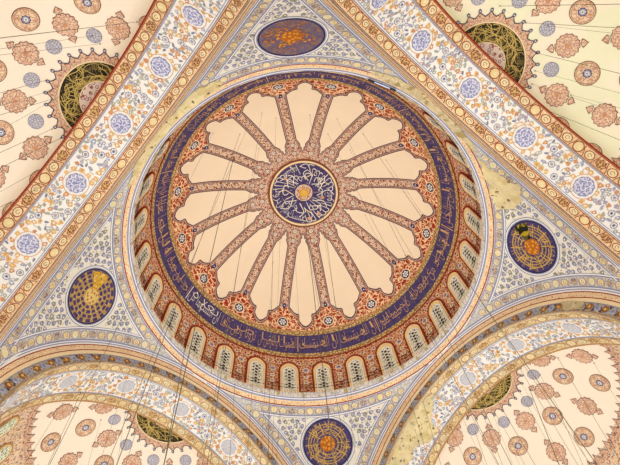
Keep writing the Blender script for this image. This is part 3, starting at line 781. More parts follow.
THM = radians(86)
for si, (side, n) in enumerate(SIDES.items()):
    e = Vector((-n.y, n.x, 0)); paler = side.startswith('lower')  # lower arches: chain colours lightened to imitate how they are lit
    r_ = random.Random(100 + si)
    # face: a shallow cone from the pendentives' edge in to the soffit
    sl = sqrt((ARCH_R - SOF_R) ** 2 + (SOF_D - ARCH_D) ** 2)
    def face(x, y, h=0.0):                              # x along the arch at its outer edge, y inward from the edge (0..sl)
        f = y / sl; g = min(1.0, y / .68)
        return on_circle(n, ARCH_D + (SOF_D - ARCH_D) * g - h, ARCH_R + (SOF_R - ARCH_R) * f - h * .3, x / ARCH_R)
    X = THM * ARCH_R
    m = MB(); m.grid(lambda x, y: face(x, y), -X, X, 120, 0, .68, 2, cream_line); m.grid(lambda x, y: face(x, y), -X, X, 120, .68, sl, 2, cream_line)
    m.grid(lambda t, d: on_circle(n, d, SOF_R, t), -THM, THM, 120, SOF_D, SOF_E, 4, white_paint)
    m.grid(lambda t, r: on_circle(n, SOF_E, r, t), -THM, THM, 120, SOF_R, 12.2, 3, stone_back)
    arch = m.build('arch'); tag(arch, 'broad painted arch between the main dome and the ' + side + ' half dome', 'arch', kind='structure')
    m = MB()
    m.grid(lambda x, y: face(x, y, .012), -X, X, 120, .0, .06, 1, white_paint)
    m.grid(lambda x, y: face(x, y, .014), -X, X, 120, .06, .12, 1, red_line)
    m.grid(lambda x, y: face(x, y, .014), -X, X, 120, .12, .40, 1, orange_strip, uvs=(1, 1))
    m.grid(lambda x, y: face(x, y, .016), -X, X, 120, .40, .45, 1, red_line)
    tag(m.build('red_border', arch), 'red edged ornament strip')
    m = MB(); m.grid(lambda x, y: face(x, y, .012), -X, X, 120, .68, sl, 2, flower_band)
    for y, w, c in ((.70, .05, line_slate), (sl - .06, .06, line_ochre)):
        m.stroke(face, [(-X + 2 * X * i / 120, y) for i in range(121)], w, .02, c)
    mf = lambda x, y, h: face(x, y + .98, h)
    i = 0; x = -X + .4
    while x < X - .3:
        c = (bronze, blue_a)[i % 2]
        m.disc(mf, x, r_.uniform(-.05, .05), .27 if i % 2 == 0 else .24, .02, c, ry=.22, n=11, lobes=5, amp=.1, uvo=(x, 0))
        m.disc(mf, x, 0, .1, .03, (orange_a, blue_b)[i % 2], n=7)
        for s in (-1, 1):
            m.disc(mf, x + .30, s * .17, .13, .018, r_.choice([sage, blue_a, stem_tan, dark_line]), ry=.07, n=7, rot=s * .7)
            m.disc(mf, x - .02, s * .27, .1, .018, r_.choice([sage, blue_a, stem_tan]), ry=.05, n=6, rot=s * .3)
        m.stroke(mf, [(x - .3, -.1), (x - .15, .12), (x, 0), (x + .15, -.14), (x + .3, .1)], .035, .016, dark_line)
        x += .62; i += 1
    tag(m.build('flower_band', arch), 'dark band of bronze and blue flowers')
    # soffit: chain, white flower band, chain
    def sof(x, y, h=0.0): return on_circle(n, y, SOF_R - h, x / SOF_R)
    X = THM * SOF_R
    ground = chain_cream if paler else chain_orange
    rm = line_ochre if paler else line_red_brown
    fills = [disc_cream, disc_yellow, disc_cream] if not paler else [disc_pale, disc_cream, disc_yellow]
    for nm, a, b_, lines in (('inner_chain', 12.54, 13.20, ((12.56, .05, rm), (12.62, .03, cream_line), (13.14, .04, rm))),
                             ('outer_chain', 15.36, 16.18, ((15.41, .04, rm), (16.08, .05, rm), (16.16, .09, red_line if not paler else rm)))):
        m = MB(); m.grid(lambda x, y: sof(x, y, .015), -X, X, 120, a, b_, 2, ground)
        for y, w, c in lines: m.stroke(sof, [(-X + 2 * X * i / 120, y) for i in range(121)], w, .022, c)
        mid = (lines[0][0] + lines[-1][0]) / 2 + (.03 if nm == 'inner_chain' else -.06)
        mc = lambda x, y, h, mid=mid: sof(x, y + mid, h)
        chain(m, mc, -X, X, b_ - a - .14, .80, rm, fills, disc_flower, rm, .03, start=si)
        tag(m.build(nm, arch), 'orange chain of roundels' if not paler else 'paler lit cream chain of roundels')
    m = MB()
    for y, w, c in ((13.225, .05, line_slate), (13.30, .03, white_paint), (13.335, .035, line_slate), (15.345, .045, line_slate), (15.29, .03, line_slate)):
        m.stroke(sof, [(-X + 2 * X * i / 120, y) for i in range(121)], w, .02, c)
    m.build('blue_line', arch)
    # flowers of the white band
    m = MB(); MEDS = [23.5 * k for k in range(-3, 4)]
    def blossom(x, y, r, c, kind):
        if kind == 0:
            m.disc(sof, x, y, r * 1.15, .02, c, ry=r * r_.uniform(.75, 1.1), n=12, lobes=r_.choice([3, 4, 5]), amp=.22, rot=r_.uniform(0, 6)); m.disc(sof, x, y, r * .4, .03, r_.choice([cream_line, white_paint, orange_b]), n=6)
        elif kind == 1:
            m.disc(sof, x, y, r, .02, c, ry=r * .5, n=8, rot=r_.uniform(0, 6))
        else:
            m.disc(sof, x, y, r, .02, blue_b, n=12); m.disc(sof, x, y, r * .78, .03, white_paint, n=12, lobes=6, amp=.1); m.disc(sof, x, y, r * .55, .035, blue_a, n=8); m.disc(sof, x, y, r * .25, .04, r_.choice([dark_line, orange_b]), n=6)
    placed = []
    def free(x, y, d): return all((x - a) ** 2 + (y - b) ** 2 > ((d + c) * .5) ** 2 for a, b, c in placed)
    for mdg in MEDS:
        x0 = radians(mdg) * SOF_R
        placed.append((x0, 14.24, 1.36))
        for q in range(11):                             # garland round each medallion
            a = 2 * pi * q / 11 + .2; rr = .80 + .05 * (q % 2)
            xx, yy = x0 + rr * cos(a), 14.24 + rr * sin(a)
            if 13.5 < yy < 15.2:
                blossom(xx, yy, r_.uniform(.11, .15), r_.choice([orange_a, orange_a, orange_b]), 0); placed.append((xx, yy, .3))
        m.stroke(sof, [(x0 + .72 * cos(2 * pi * q / 24), 14.24 + .72 * sin(2 * pi * q / 24)) for q in range(24)], .035, .016, orange_b, closed=True)
        for s, (dy, dx) in enumerate(((.52, 1.66), (-.2, 2.17), (-.62, 2.75))):
            xx, yy = x0 + dx, 14.26 + dy
            blossom(xx, yy, .20, None, 2); placed.append((xx, yy, .44))
    tries = 0
    while tries < 7000:
        tries += 1
        x, y = r_.uniform(-X * .97, X * .97), r_.uniform(13.44, 15.2)
        c, kind, r = r_.choice([(orange_a, 0, .14), (orange_a, 0, .16), (orange_b, 0, .12), (blue_a, 0, .14), (blue_a, 1, .18), (blue_b, 1, .13), (sage, 1, .16), (sage, 0, .11), (blue_a, 0, .11)])
        if free(x, y, r * 1.85):
            placed.append((x, y, r * 1.85)); blossom(x, y, r, c, kind)
            if r_.random() < .85:
                a = r_.uniform(0, 6.28)
                m.stroke(sof, [(x + .14 * t * cos(a + .5 * t), y + .14 * t * sin(a + .5 * t)) for t in (.6, 1.3, 2.0, 2.7)], .04, .014, r_.choice([stem_tan, sage, orange_b, blue_a]))
    tag(m.build('flower_painting', arch), 'orange and blue-grey flowers scattered on white', kind='stuff')
    # medallions of the white band
    seen = []
    for mdg in MEDS:
        q = sof(radians(mdg) * SOF_R, 14.24); x, y = project(q)
        if -14 < x < 634 and -14 < y < 479: seen.append((x, mdg, q))
    seen.sort()
    for k, (x, mdg, q) in enumerate(seen):
        x0 = radians(mdg) * SOF_R; mm = lambda x, y, h, x0=x0: sof(x0 + x, 14.24 + y, h)
        m = MB(); m.disc(mm, 0, 0, .56, .04, med_pale if paler else blue_b, n=40, lobes=10, amp=.04, skirt=True)
        if not paler: m.mats[0] = line_slate
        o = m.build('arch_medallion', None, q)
        m = MB(); m.disc(mm, 0, 0, .52, .05, med_pale if paler else med_blue, n=30, lobes=10, amp=.04, uvo=(x0, 0)); m.build('interlace', o)
        if not paler:
            m = MB(); m.ring(mm, 0, 0, .27, .30, .06, line_slate, 20, 5, .15); m.disc(mm, 0, 0, .07, .06, line_slate, n=8); m.build('knot', o)
        tag(o, '%s interlaced medallion on white soffit of %s arch, %s from left' % ('pale grey' if paler else 'blue', side, ORD[k]), 'painted medallion', 'medallions on the arch soffits')

# ================================================================== HALF DOMES
for si, (side, n) in enumerate(SIDES.items()):
    e = Vector((-n.y, n.x, 0)); cen = n * SEMI_D + Vector((0, 0, SEMI_CR - SEMI_R))
    B = Ball(cen, SEMI_R, n, e); r_ = random.Random(300 + si)
    m = MB(); m.grid(lambda p, t: B.pt(t, p), -pi / 2, pi / 2, 72, 0, radians(52.5), 30, cream_semi_daylit if side == 'upper right' else cream_semi, uvs=(10, 10.35))
    m.grid(lambda p, t: B.pt(t, p), -pi / 2, pi / 2, 72, radians(52.5), radians(88), 12, base_wall, uvs=(9, 10.35))
    sd = m.build('half_dome'); tag(sd, 'cream half dome with rows of painted medallions, at ' + side + ' beyond its arch', 'half dome', kind='structure')
    # toothed fringe of the base
    def tooth(x):                                       # 0..1 -> height of a pointed tooth, 1 at the tip
        x = abs((x % 1) - .5) * 2                       # 1 at valleys, 0 at tips
        return 1 - x
    m = MB(); mi = m.m(fringe_paint); md = m.m(dark_line); rows = []
    N = 40 * 16
    for i in range(N + 1):
        p = -pi / 2 + pi * i / N
        t = tooth(degrees(p) / 4.5 + .5 - 0.06) ** 1.3
        th1 = radians(54.3 - 3.1 * t)
        rows.append((m.vert(B.pt(radians(55.4), p, .03), (p * 9, 9.9)), m.vert(B.pt(th1, p, .03), (p * 9, th1 * 10.35)), m.vert(B.pt(th1 - .0045, p, .028), (p * 9, 0)), m.vert(B.pt(th1 + .002, p, .036), (p * 9, 0))))
    for a, b in zip(rows, rows[1:]):
        m.face((a[0], b[0], b[1], a[1]), mi, True); m.face((a[2], b[2], b[3], a[3]), md, True)
    fr = m.build('fringe_border', None, B.pt(radians(54), 0))
    tag(fr, 'pink toothed fringe border along foot of the ' + side + ' half dome', 'painted fringe', 'fringe borders of the half domes')
    # lunette at the crown: pink disc, black inscribed ring, toothed fringe
    PH = radians(97)
    mpc = lambda x, y, h, B=B: B.pt(sqrt(x * x + y * y) / B.R, atan2(y, x), h)
    root = empty('crown_lunette', B.pt(radians(8), 0))
    tag(root, 'black and gold inscribed half ring with pink fringe, crown of ' + side + ' half dome', 'painted lunette', 'inscribed lunettes of the half domes')
    def sector(t0, t1, h, mat, k=2):
        m = MB(); m.grid(lambda p, t: B.pt(t, p, h), -PH, PH, 60, radians(t0), radians(t1), k, mat); 
        m.uv = [(B.R * acos(max(-1, min(1, (Vector(q) - cen).z / (Vector(q) - cen).length))) * cos(u[0]), B.R * acos(max(-1, min(1, (Vector(q) - cen).z / (Vector(q) - cen).length))) * sin(u[0])) for q, u in zip(m.v, m.uv)]
        return m
    sector(0.2, 6.9, .03, disc_pink, 4).build('inner_disc', root)
    sector(6.7, 13.0, .035, black_paint, 4).build('black_ring', root)
    m = sector(12.85, 13.3, .045, cream_line, 1); m.grid(lambda p, t: B.pt(t, p, .045), -PH, PH, 60, radians(6.65), radians(6.95), 1, cream_line); m.build('pale_line', root)
    m = MB(); nn = 8
    for k in range(nn):
        p0 = -PH + 2 * PH * (k + .5) / nn
        st = 2 * PH / nn
        # feet towards the crown, heads outward
        for row, (t0, t1) in enumerate(((7.2, 9.5), (9.9, 12.5))):
            for half in (0, 1):
                q0 = p0 + st * (half - .5) * .5
                fn = lambda u, v, q0=q0, t0=t0, t1=t1: B.pt(radians(t0 + (t1 - t0) * v), q0 + st * .5 * (u - .5) * 1.05, .05)
                letter(m, PHRASES[(k * 4 + half * 2 + row) % len(PHRASES)], fn, black_gold)
    for k in range(44):                                # the interlaced strokes of the script
        t = r_.uniform(7.3, 12.2); p = r_.uniform(-PH * .98, PH * .98); s = r_.choice((-1, 1)); L_ = r_.uniform(.8, 2.2); tilt = r_.uniform(-.6, 1.4); bend = r_.uniform(-2.2, 2.2)
        pts = []
        for i in range(7):
            f = i / 6 - .5; aa = tilt + bend * f
            tt = min(12.6, max(7.2, t + degrees(L_ * f * sin(aa) / B.R) * 1.0)); pp = p + L_ * f * cos(aa) * s / (B.R * radians(t))
            if abs(pp) < PH: pts.append((B.R * radians(tt) * cos(pp), B.R * radians(tt) * sin(pp)))
        if len(pts) > 2: m.stroke(mpc, pts, r_.choice((.035, .045, .055)), .046, black_gold)
    tag(m.build('lettering', root), 'gold Arabic script')
    m = MB(); mi = m.m(fringe_paint); md = m.m(dark_line); rows = []; N = 28 * 10
    for i in range(N + 1):
        p = -PH + 2 * PH * i / N
        t = tooth((degrees(p) + 1.5) / 12.857 + .5)
        s = .25 * (1 - (1 - min(t / .5, 1)) ** 2) + .75 * max(0, (t - .35) / .65) ** 1.25
        th1 = radians(14.9 + 1.75 * s)
        rows.append((m.vert(B.pt(radians(13.2), p, .03), (p * 2.6, 2.4)), m.vert(B.pt(th1, p, .03), (p * 2.6, th1 * 10.35)), m.vert(B.pt(th1 + .004, p, .028), (0, 0)), m.vert(B.pt(th1 - .003, p, .036), (0, 0))))
    for a, b in zip(rows, rows[1:]):
        m.face((a[0], b[0], b[1], a[1]), mi, True); m.face((a[2], b[2], b[3], a[3]), md, True)
    fo = m.build('fringe', root)
    for k in range(-8, 9):                              # little buds on the tips
        p = radians(12.857 * k - 1.5)
        if abs(p) > PH: continue
        mp = B.local(radians(17.0), p); m = MB(); m.disc(mp, 0, .02, .10, .04, dark_line, ry=.13, n=9); m.disc(mp, 0, .02, .06, .05, pale_blue, n=7); m.build('bud', fo)
    # rows of medallions
    items = []
    for kind, th, base in (('disk', 21.3, 18), ('crest', 25.7, 0), ('rosette', 32.1, 18), ('crest2', 41.6, 0), ('rosette2', 45.3, 18)):
        for k in range(-3, 4):
            ph = base + 36 * k
            if abs(ph) > 91: continue
            c = B.pt(radians(th), radians(ph))
            rad = .95
            if any(in_view(B.local(radians(th), radians(ph))(dx, dy), n, 3) for dx, dy in ((0, 0), (rad * .7, 0), (-rad * .7, 0), (0, rad * .7), (0, -rad * .7))):
                items.append((kind, th, ph, c))
    crown = project(B.pt(radians(.01), 0))
    for kind in ('disk', 'crest', 'rosette', 'crest2', 'rosette2'):
        rowi = [i for i in items if i[0] == kind]
        rowi.sort(key=lambda i: project(i[3])[0])
        for j, (kind_, th, ph, c) in enumerate(rowi):
            mp = B.local(radians(th), radians(ph)); which = ('%s from left' % ORD[j]) if len(rowi) > 1 else 'the only one'
            row = 'outer row' if kind.endswith('2') else 'inner row'
            uvo = (r_.uniform(0, 30), r_.uniform(0, 30))
            if kind == 'disk':
                m = MB(); m.disc(mp, 0, 0, .43, .03, lilac_motif, n=24, skirt=True); o = m.build('small_medallion', None, c)
                m = MB(); m.disc(mp, 0, 0, .395, .04, disk_paint, n=24, uvo=uvo); m.build('interlace', o)
                tag(o, 'small blue-grey disc medallion, %s below lunette of %s half dome' % (which, side), 'painted medallion', 'small disc medallions of the half domes')
            elif kind.startswith('rosette'):
                m = MB(); m.disc(mp, 0, 0, .69, .03, brown_line, n=32, skirt=True); o = m.build('rosette_medallion', None, c)
                m = MB(); m.disc(mp, 0, 0, .65, .04, rosette_paint, n=32, uvo=uvo); m.ring(mp, 0, 0, .565, .595, .045, line_ochre, 32)
                for q in range(8):
                    a = 2 * pi * q / 8; m.disc(mp, .44 * cos(a), .44 * sin(a), .10, .045, (cream_line, orange_b)[q % 2], ry=.07, n=8, rot=a)
                m.build('field', o)
                m = MB(); m.disc(mp, 0, 0, .24, .05, navy_dark, n=16, lobes=8, amp=.08); m.disc(mp, 0, 0, .19, .055, blue_a, n=14); m.disc(mp, 0, 0, .10, .06, white_paint, n=10); m.disc(mp, 0, 0, .05, .065, navy_dark, n=6)
                tag(m.build('centre', o), 'blue and white centre')
                tag(o, 'round tan blue-centred medallion, %s %s, %s half dome' % (row, which, side), 'painted medallion', 'round medallions of the half domes')
            else:
                m = MB(); m.disc(mp, 0, 0, .66, .03, brown_line, n=56, lobes=14, amp=.06, skirt=True); o = m.build('crest_medallion', None, c)
                m = MB(); m.disc(mp, 0, 0, .625, .04, crest_paint, n=56, lobes=14, amp=.06, uvo=uvo)
                for q in range(6):
                    a = 2 * pi * q / 6; m.stroke(mp, [(.12 * cos(a), .12 * sin(a)), (.3 * cos(a + .5), .3 * sin(a + .5)), (.5 * cos(a), .5 * sin(a))], .03, .05, pink_line)
                    m.disc(mp, .38 * cos(a), .38 * sin(a), .07, .05, cream_line, n=6)
                m.disc(mp, 0, 0, .12, .055, orange_b, n=8)
                m.build('body', o)
                for s in (-1, 1):
                    f = lambda x, y, h, s=s, mp=mp: mp(x, s * (.64 + y), h)
                    shp = [(0, 0), (.06, .08), (.24, .12), (.25, .2), (.14, .33), (.04, .42), (0, .5), (-.04, .42), (-.14, .33), (-.25, .2), (-.24, .12), (-.06, .08)]
                    m = MB(); m.poly(f, shp, .03, brown_line, (0, .2)); m.poly(f, [(x * .8, .2 + (y - .2) * .8) for x, y in shp], .04, crest_paint, (0, .2), uvo=uvo); m.build('leaf_finial', o)
                tag(o, 'scalloped brown medallion with finials, %s %s, %s half dome' % (row, which, side), 'painted medallion', 'crest medallions of the half domes')
    # windows at the foot of the half dome
    wl = []
    for k in range(-6, 7):
        ph = 7.6 + 13.9 * k - (0.0)
        if abs(ph) > 86: continue
        mp = B.local(radians(65.3), radians(ph))
        if any(in_view(mp(x, y), n, 2) for x in (-.5, 0, .5) for y in (-.8, 0, .8)): wl.append((project(mp(0, 0))[1], mp))
    wl.sort(key=lambda a: a[0])
    WN = bpy.context.scene.get('wn', 28)
    for j, (yy, mp) in enumerate(wl):
        WN += 1
        def lancet(w, top, bot, k=10):
            pts = [(w, bot)] + [(w * cos(pi * i / k / 1.0), top - 1.25 * w + 1.25 * w * sin(pi * i / k)) for i in range(k + 1)] + [(-w, bot)]; return pts
        root = empty('window_%d' % WN, mp(0, -.8, 0))
        tag(root, 'pale green lattice window at the foot of the %s half dome, %s from top' % (side, ORD[j]), 'window', 'half dome windows', 'structure')
        m = MB(); m.poly(mp, lancet(.70, 1.0, -1.9), .06, line_ochre, (0, -.3), skirt=True); m.build('frame', root)
        m = MB(); m.poly(mp, lancet(.58, .88, -1.85), .08, cream_frame, (0, -.3)); m.build('surround', root)
        m = MB(); m.poly(mp, lancet(.47, .74, -1.8), .10, glass_pale, (0, -.3))
        for q in range(8):
            for s in (-.3, 0, .3): m.disc(mp, s, -1.7 + .3 * q, .05, .11, dark_line, n=6)
        m.build('glass', root)
    bpy.context.scene['wn'] = WN
del bpy.context.scene['wn']

# ================================================================== PIERS carrying the four corners
for side, A in PDIR.items():
    cx, cy = 20.2 * cos(radians(A)), 20.2 * sin(radians(A)); m = MB()
    m.grid(lambda t, z: Vector((cx + (2.6 + .10 * abs(sin(12 * t))) * cos(t), cy + (2.6 + .10 * abs(sin(12 * t))) * sin(t), z)), 0, 2 * pi, 96, -39.4, -12.6, 6, stone_back)
    m.grid(lambda t, z: Vector((cx + (2.75 + .1 * (z + 14)) * cos(t), cy + (2.75 + .1 * (z + 14)) * sin(t), z)), 0, 2 * pi, 48, -14.0, -12.4, 2, orange_strip, uvs=(2.7, 1))
    o = m.build('pillar', None, (cx, cy, -39.4)); tag(o, 'massive fluted stone pier under the pendentive at ' + side, 'pillar', kind='structure')

# ================================================================== BARE AND STAINED PATCHES
def patch(name, label, mp, pts, mats, h=.06, seed=1, part=None):
    q = random.Random(seed); out = []
    for i in range(len(pts)):
        a, b = pts[i], pts[(i + 1) % len(pts)]
        for k in range(5):
            t = k / 5; out.append((a[0] + (b[0] - a[0]) * t + q.uniform(-.07, .07), a[1] + (b[1] - a[1]) * t + q.uniform(-.07, .07)))
    m = MB(); m.poly(mp, out, h, mats, uvo=(seed * 3, 0))
    c = mp(sum(p[0] for p in pts) / len(pts), sum(p[1] for p in pts) / len(pts), 0)
    o = m.build(name, None, c); tag(o, label, 'bare patch', 'bare patches of plaster'); return o
def azrho(x, y, h=0.0): return PEND.pt(asin((12.3 + y) / PEND_R), x / 12.3, h)
def AR(lst): return [(radians(a) * 12.3, r - 12.3) for a, r in lst]
patch('bare_plaster_patch', 'big bare yellow plaster patch above the right roundel, where the border is lost', azrho,
      AR([(-27, 12.28), (-23, 12.55), (-20.0, 13.05), (-16.4, 13.6), (-12.6, 13.7), (-9.8, 13.2), (-9.3, 12.6), (-11, 12.3), (-17, 12.24), (-22, 12.24)]), plaster, seed=3)
patch('bare_plaster_patch', 'olive stained plaster strip between ledge and upper right arch, beside the lamp bar', azrho,
      AR([(-69, 12.24), (-66, 12.44), (-60, 12.50), (-55, 12.50), (-50, 12.46), (-45, 12.36), (-38, 12.36), (-30, 12.40), (-27, 12.25), (-35, 12.02), (-45, 11.96), (-55, 11.96), (-64, 12.02)]), plaster_olive, seed=5)
patch('bare_plaster_patch', 'pale stained plaster strip between ledge and upper left arch', azrho,
      AR([(-109, 12.3), (-111, 12.62), (-116, 12.72), (-122, 12.55), (-130, 12.42), (-138, 12.36), (-146, 12.4), (-152, 12.3), (-146, 12.02), (-132, 11.97), (-118, 12.0)]), plaster, seed=8)
nBR = SIDES['lower right']
slp = sqrt((ARCH_R - SOF_R) ** 2 + (SOF_D - ARCH_D) ** 2)
def faceBR(x, y, h=0.0):
    f = y / slp; return on_circle(nBR, ARCH_D + (SOF_D - ARCH_D) * min(1.0, y / .68) - h, ARCH_R + (SOF_R - ARCH_R) * f, x / ARCH_R)
patch('bare_plaster_patch', 'olive patch where the dark flower band of the lower right arch is lost', faceBR,
      [(radians(t) * ARCH_R, y) for t, y in ((-58, .72), (-53, .66), (-49, .70), (-49.5, 1.25), (-54, 1.3), (-58.5, 1.2))], plaster_olive, h=.05, seed=11)
def sofBR(x, y, h=0.0): return on_circle(nBR, y, SOF_R - h, x / SOF_R)
patch('bare_plaster_patch', 'yellow water stained patch on the soffit of the lower right arch', sofBR,
      [(radians(t) * SOF_R, y) for t, y in ((12, 12.9), (20, 12.7), (34, 12.6), (46, 12.7), (44, 13.6), (38, 14.3), (33, 14.0), (29, 14.9), (23, 15.1), (22, 14.2), (17, 13.6))], plaster, h=.055, seed=13)

# ================================================================== HANGING CABLES
CABLES=[
('TL', 1, (-7.99, -15.41, -2.94), (-8.0, -16.33, -31.0)),
('TL', 0, (-10.71, -14.9, -2.17), (-10.75, -16.01, -31.0)),
('TL', 0, (-10.41, -14.44, -2.02), (-10.43, -16.17, -31.0)),
('TL', 1, (-13.78, -12.8, -1.93), (-14.0, -14.15, -31.0)),
('TL', 0, (-13.79, -12.18, -1.85), (-14.09, -13.77, -31.0)),
('TL', 1, (-13.8, -11.72, -1.82), (-14.16, -13.59, -31.0)),
('TL', 0, (-13.24, -11.87, -1.69), (-13.1, -11.54, -31.0)),
('TL', 1, (-14.17, -10.05, -1.97), (-14.69, -11.7, -31.0)),
('TL', 1, (-13.8, -9.48, -1.95), (-14.42, -11.24, -31.0)),
('TL', 0, (-13.68, -8.5, -2.14), (-14.45, -10.34, -31.0)),
('TL', 1, (-14.63, -7.18, -2.92), (-15.75, -10.3, -31.0)),
('TR', 1, (11.85, -14.34, -1.98), (11.94, -15.46, -31.0)),
('TR', 1, (13.38, -13.3, -1.93), (13.54, -14.4, -31.0)),
('TR', 0, (14.54, -13.04, -2.2), (14.64, -13.57, -31.0)),
('TR', 1, (14.11, -11.58, -1.9), (14.18, -11.81, -31.0)),
('TR', 0, (14.05, -10.57, -1.89), (14.33, -11.38, -31.0)),
('TR', 0, (13.89, -9.84, -1.92), (14.15, -10.46, -31.0)),
('TR', 1, (14.68, -8.31, -2.51), (14.97, -8.88, -31.0)),
('TR', 0, (15.85, -9.16, -2.81), (16.3, -10.42, -31.0)),
('D', 2, (-0.04, 0.86, 12.15), (-0.14, 0.87, -31.0)),
('D', 1, (-0.14, 3.54, 11.63), (0.95, 3.46, -31.0)),
('D', 0, (1.47, 4.0, 11.38), (1.15, 4.02, -31.0)),
('D', 0, (-2.39, 4.05, 11.19), (-3.25, 3.93, -31.0)),
('D', 0, (-3.16, 5.48, 10.33), (-4.06, 5.32, -31.0)),
('D', 0, (-1.15, 3.92, 11.45), (-1.32, 3.91, -31.0)),
('D', 1, (-4.41, -6.1, 9.44), (-5.45, -6.64, -31.0)),
('D', 0, (-3.17, -4.41, 10.85), (-3.95, -4.64, -31.0)),
('D', 0, (-3.81, -6.51, 9.42), (-5.35, -7.38, -31.0)),
('D', 2, (-5.31, -3.9, 10.15), (-5.17, -3.85, -31.0)),
('D', 0, (-2.5, -7.63, 8.99), (-2.88, -7.74, -31.0)),
('D', 0, (-6.25, -6.77, 7.7), (-6.73, -7.1, -31.0)),
('D', 0, (3.22, -6.44, 9.7), (3.6, -6.6, -31.0)),
('D', 0, (2.49, -5.09, 10.72), (3.82, -5.64, -31.0)),
('D', 1, (5.18, -5.06, 9.67), (6.02, -5.56, -31.0)),
('D', 0, (6.88, -2.79, 9.52), (7.27, -3.02, -31.0)),
('D', 0, (4.18, -3.57, 10.81), (5.35, -4.13, -31.0)),
('D', 0, (7.81, 4.88, 7.7), (9.02, 4.32, -31.0)),
('D', 0, (5.08, 2.21, 10.79), (6.81, 1.49, -31.0)),
('D', 0, (1.15, -6.94, 9.83), (0.14, -6.9, -31.0)),
('D', 0, (-1.5, -6.99, 9.74), (-1.71, -7.02, -31.0)),
('Wd', 2, (-9.56, 6.68, 0.33), (-8.47, 7.03, -31.0)),
('BLa', 1, (-11.14, 6.4, -2.5), (-11.04, 6.44, -31.0)),
('BLa', 0, (-12.28, 5.26, -3.83), (-11.57, 5.6, -31.0)),
('BLa', 1, (-15.48, 6.24, -4.78), (-15.21, 6.42, -31.0)),
('BL', 0, (-17.05, 7.33, -4.22), (-18.51, 6.13, -31.0)),
('BL', 0, (-13.99, 9.95, -1.93), (-10.75, 11.06, -31.0)),
('BL', 0, (-15.65, 10.2, -2.53), (-13.89, 11.02, -31.0)),
('BLa', 1, (-6.37, 9.8, -0.58), (-5.83, 9.91, -31.0)),
('BLa', 1, (-5.08, 9.84, -0.03), (-5.39, 9.78, -31.0)),
('BLa', 0, (-7.55, 9.83, -1.28), (-6.9, 9.98, -31.0)),
('BR', 1, (13.91, 9.99, -1.91), (13.52, 10.19, -31.0)),
('BR', 2, (14.71, 11.92, -2.11), (11.1, 13.2, -31.0)),
('BR', 1, (16.13, 8.73, -3.07), (14.41, 9.66, -31.0)),
('BR', 0, (14.19, 11.48, -1.92), (13.1, 11.98, -31.0)),
('BR', 1, (16.54, 13.46, -3.26), (13.39, 14.75, -31.0)),
('BR', 1, (10.75, 15.14, -2.26), (9.28, 15.57, -31.0)),
('BR', 1, (11.42, 13.93, -1.84), (9.97, 14.4, -31.0)),
('BR', 0, (12.15, 13.91, -1.88), (10.31, 14.51, -31.0)),
('BR', 0, (13.32, 16.51, -3.21), (13.21, 16.56, -31.0)),
('BR', 0, (17.91, 8.4, -4.48), (15.53, 9.76, -31.0)),
('BR', 0, (15.28, 10.54, -2.33), (13.74, 11.3, -31.0)),
('BRa', 1, (6.02, 11.52, -1.84), (5.77, 11.57, -31.0)),
('BRa', 1, (6.78, 11.25, -3.0), (5.69, 11.48, -31.0)),
('BRa', 0, (7.83, 10.98, -2.75), (8.4, 10.79, -31.0)),
('BRa', 0, (9.46, 12.66, -2.76), (9.85, 12.52, -31.0)),
('BRa', 0, (6.01, 12.98, -3.74), (6.06, 12.97, -31.0)),
('BRa', 0, (12.0, 7.81, -2.94), (11.37, 8.11, -31.0)),
('BLa', 0, (-3.36, 12.2, -1.55), (-5.17, 11.87, -31.0)),
]

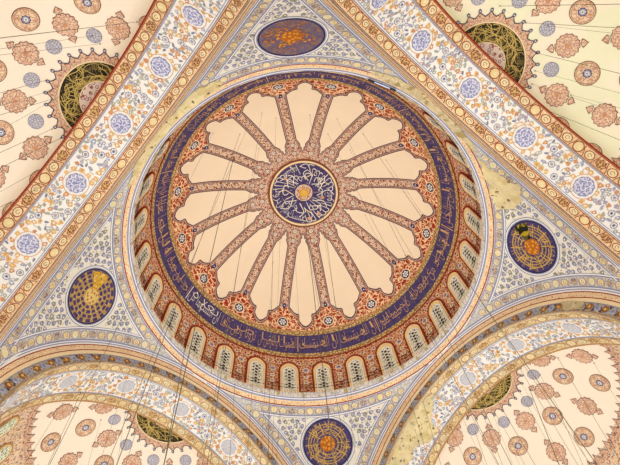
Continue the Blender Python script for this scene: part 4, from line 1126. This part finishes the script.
RAD = (.007, .011, .019)
NAMES = {'TL': 'crossing the upper left half dome', 'TR': 'crossing the upper right half dome', 'D': 'hung from the main dome', 'Wd': 'hung beside a dome window at lower left',
         'BLa': 'hung from the lower left arch', 'BL': 'crossing the lower left half dome', 'BR': 'crossing the lower right half dome', 'BRa': 'hung from the lower right arch'}
groups = {}
for s, c, a, b in CABLES: groups.setdefault(s, []).append((c, Vector(a), Vector(b)))
for s, lst in groups.items():
    lst.sort(key=lambda q: project(q[1])[0] if s not in ('TL', 'TR') else project(q[1])[1])
    for j, (c, a, b) in enumerate(lst):
        m = MB(); m.tube(a + (a - b).normalized() * .05, b, RAD[c], wire_metal, 5)
        o = m.build('hanging_cable', None, a)
        m = MB(); m.ball(a, .04 if c < 2 else .06, rail_metal, 6); m.build('hook', o)
        w = ('thick dark' if c == 2 else 'thin dark') + ' lamp cable ' + NAMES[s]
        if len(lst) > 1: w += ', ' + ORD[j] + (' of them from the top' if s in ('TL', 'TR') else ' of them from the left') if j < 20 else ', one of those furthest right'
        tag(o, w, 'cable', 'lamp cables ' + NAMES[s])

# ================================================================== LIGHT AND CAMERA
w = bpy.data.worlds.new('daylight'); scene.world = w; w.use_nodes = True
bg = w.node_tree.nodes['Background']; bg.inputs['Color'].default_value = (1.0, 0.985, 0.95, 1); bg.inputs['Strength'].default_value = 1.0
def lamp(name, loc, power, col, size):
    l = bpy.data.lights.new(name, 'POINT'); l.energy = power; l.color = col; l.shadow_soft_size = size
    o = bpy.data.objects.new(name, l); COL.objects.link(o); o.location = loc; return o
for k in range(8):
    a = 2 * pi * (k + .5) / 8
    lamp('chandelier_light', (13 * cos(a), 13 * sin(a), -35.0), 2400, (1.0, .955, .87), 1.0)

for k in range(6):                                       # unseen spots added to brighten the main dome
    a = 2 * pi * (k + .5) / 6
    l = bpy.data.lights.new('dome_fill_spot', 'SPOT'); l.energy = 3300; l.color = (1.0, .955, .87); l.shadow_soft_size = .6
    l.spot_size = radians(52); l.spot_blend = .6
    o = bpy.data.objects.new('dome_fill_spot', l); COL.objects.link(o); o.location = (7 * cos(a), 7 * sin(a), -30)
    o.rotation_euler = (Vector((-2 * cos(a), -2 * sin(a), 9)) - Vector(o.location)).to_track_quat('-Z', 'Y').to_euler()

cam = bpy.data.cameras.new('camera'); co = bpy.data.objects.new('camera', cam); COL.objects.link(co)
co.matrix_world = Matrix.Translation(CAM) @ CM.to_4x4()
cam.sensor_fit = 'HORIZONTAL'; cam.sensor_width = 36.0; cam.lens = FPX / 620 * 36.0; cam.clip_end = 300
scene.camera = co
vs = scene.view_settings
vs.view_transform = 'Standard'; vs.look = 'None'; vs.gamma = 1.0; vs.use_curve_mapping = False; vs.exposure = -0.08
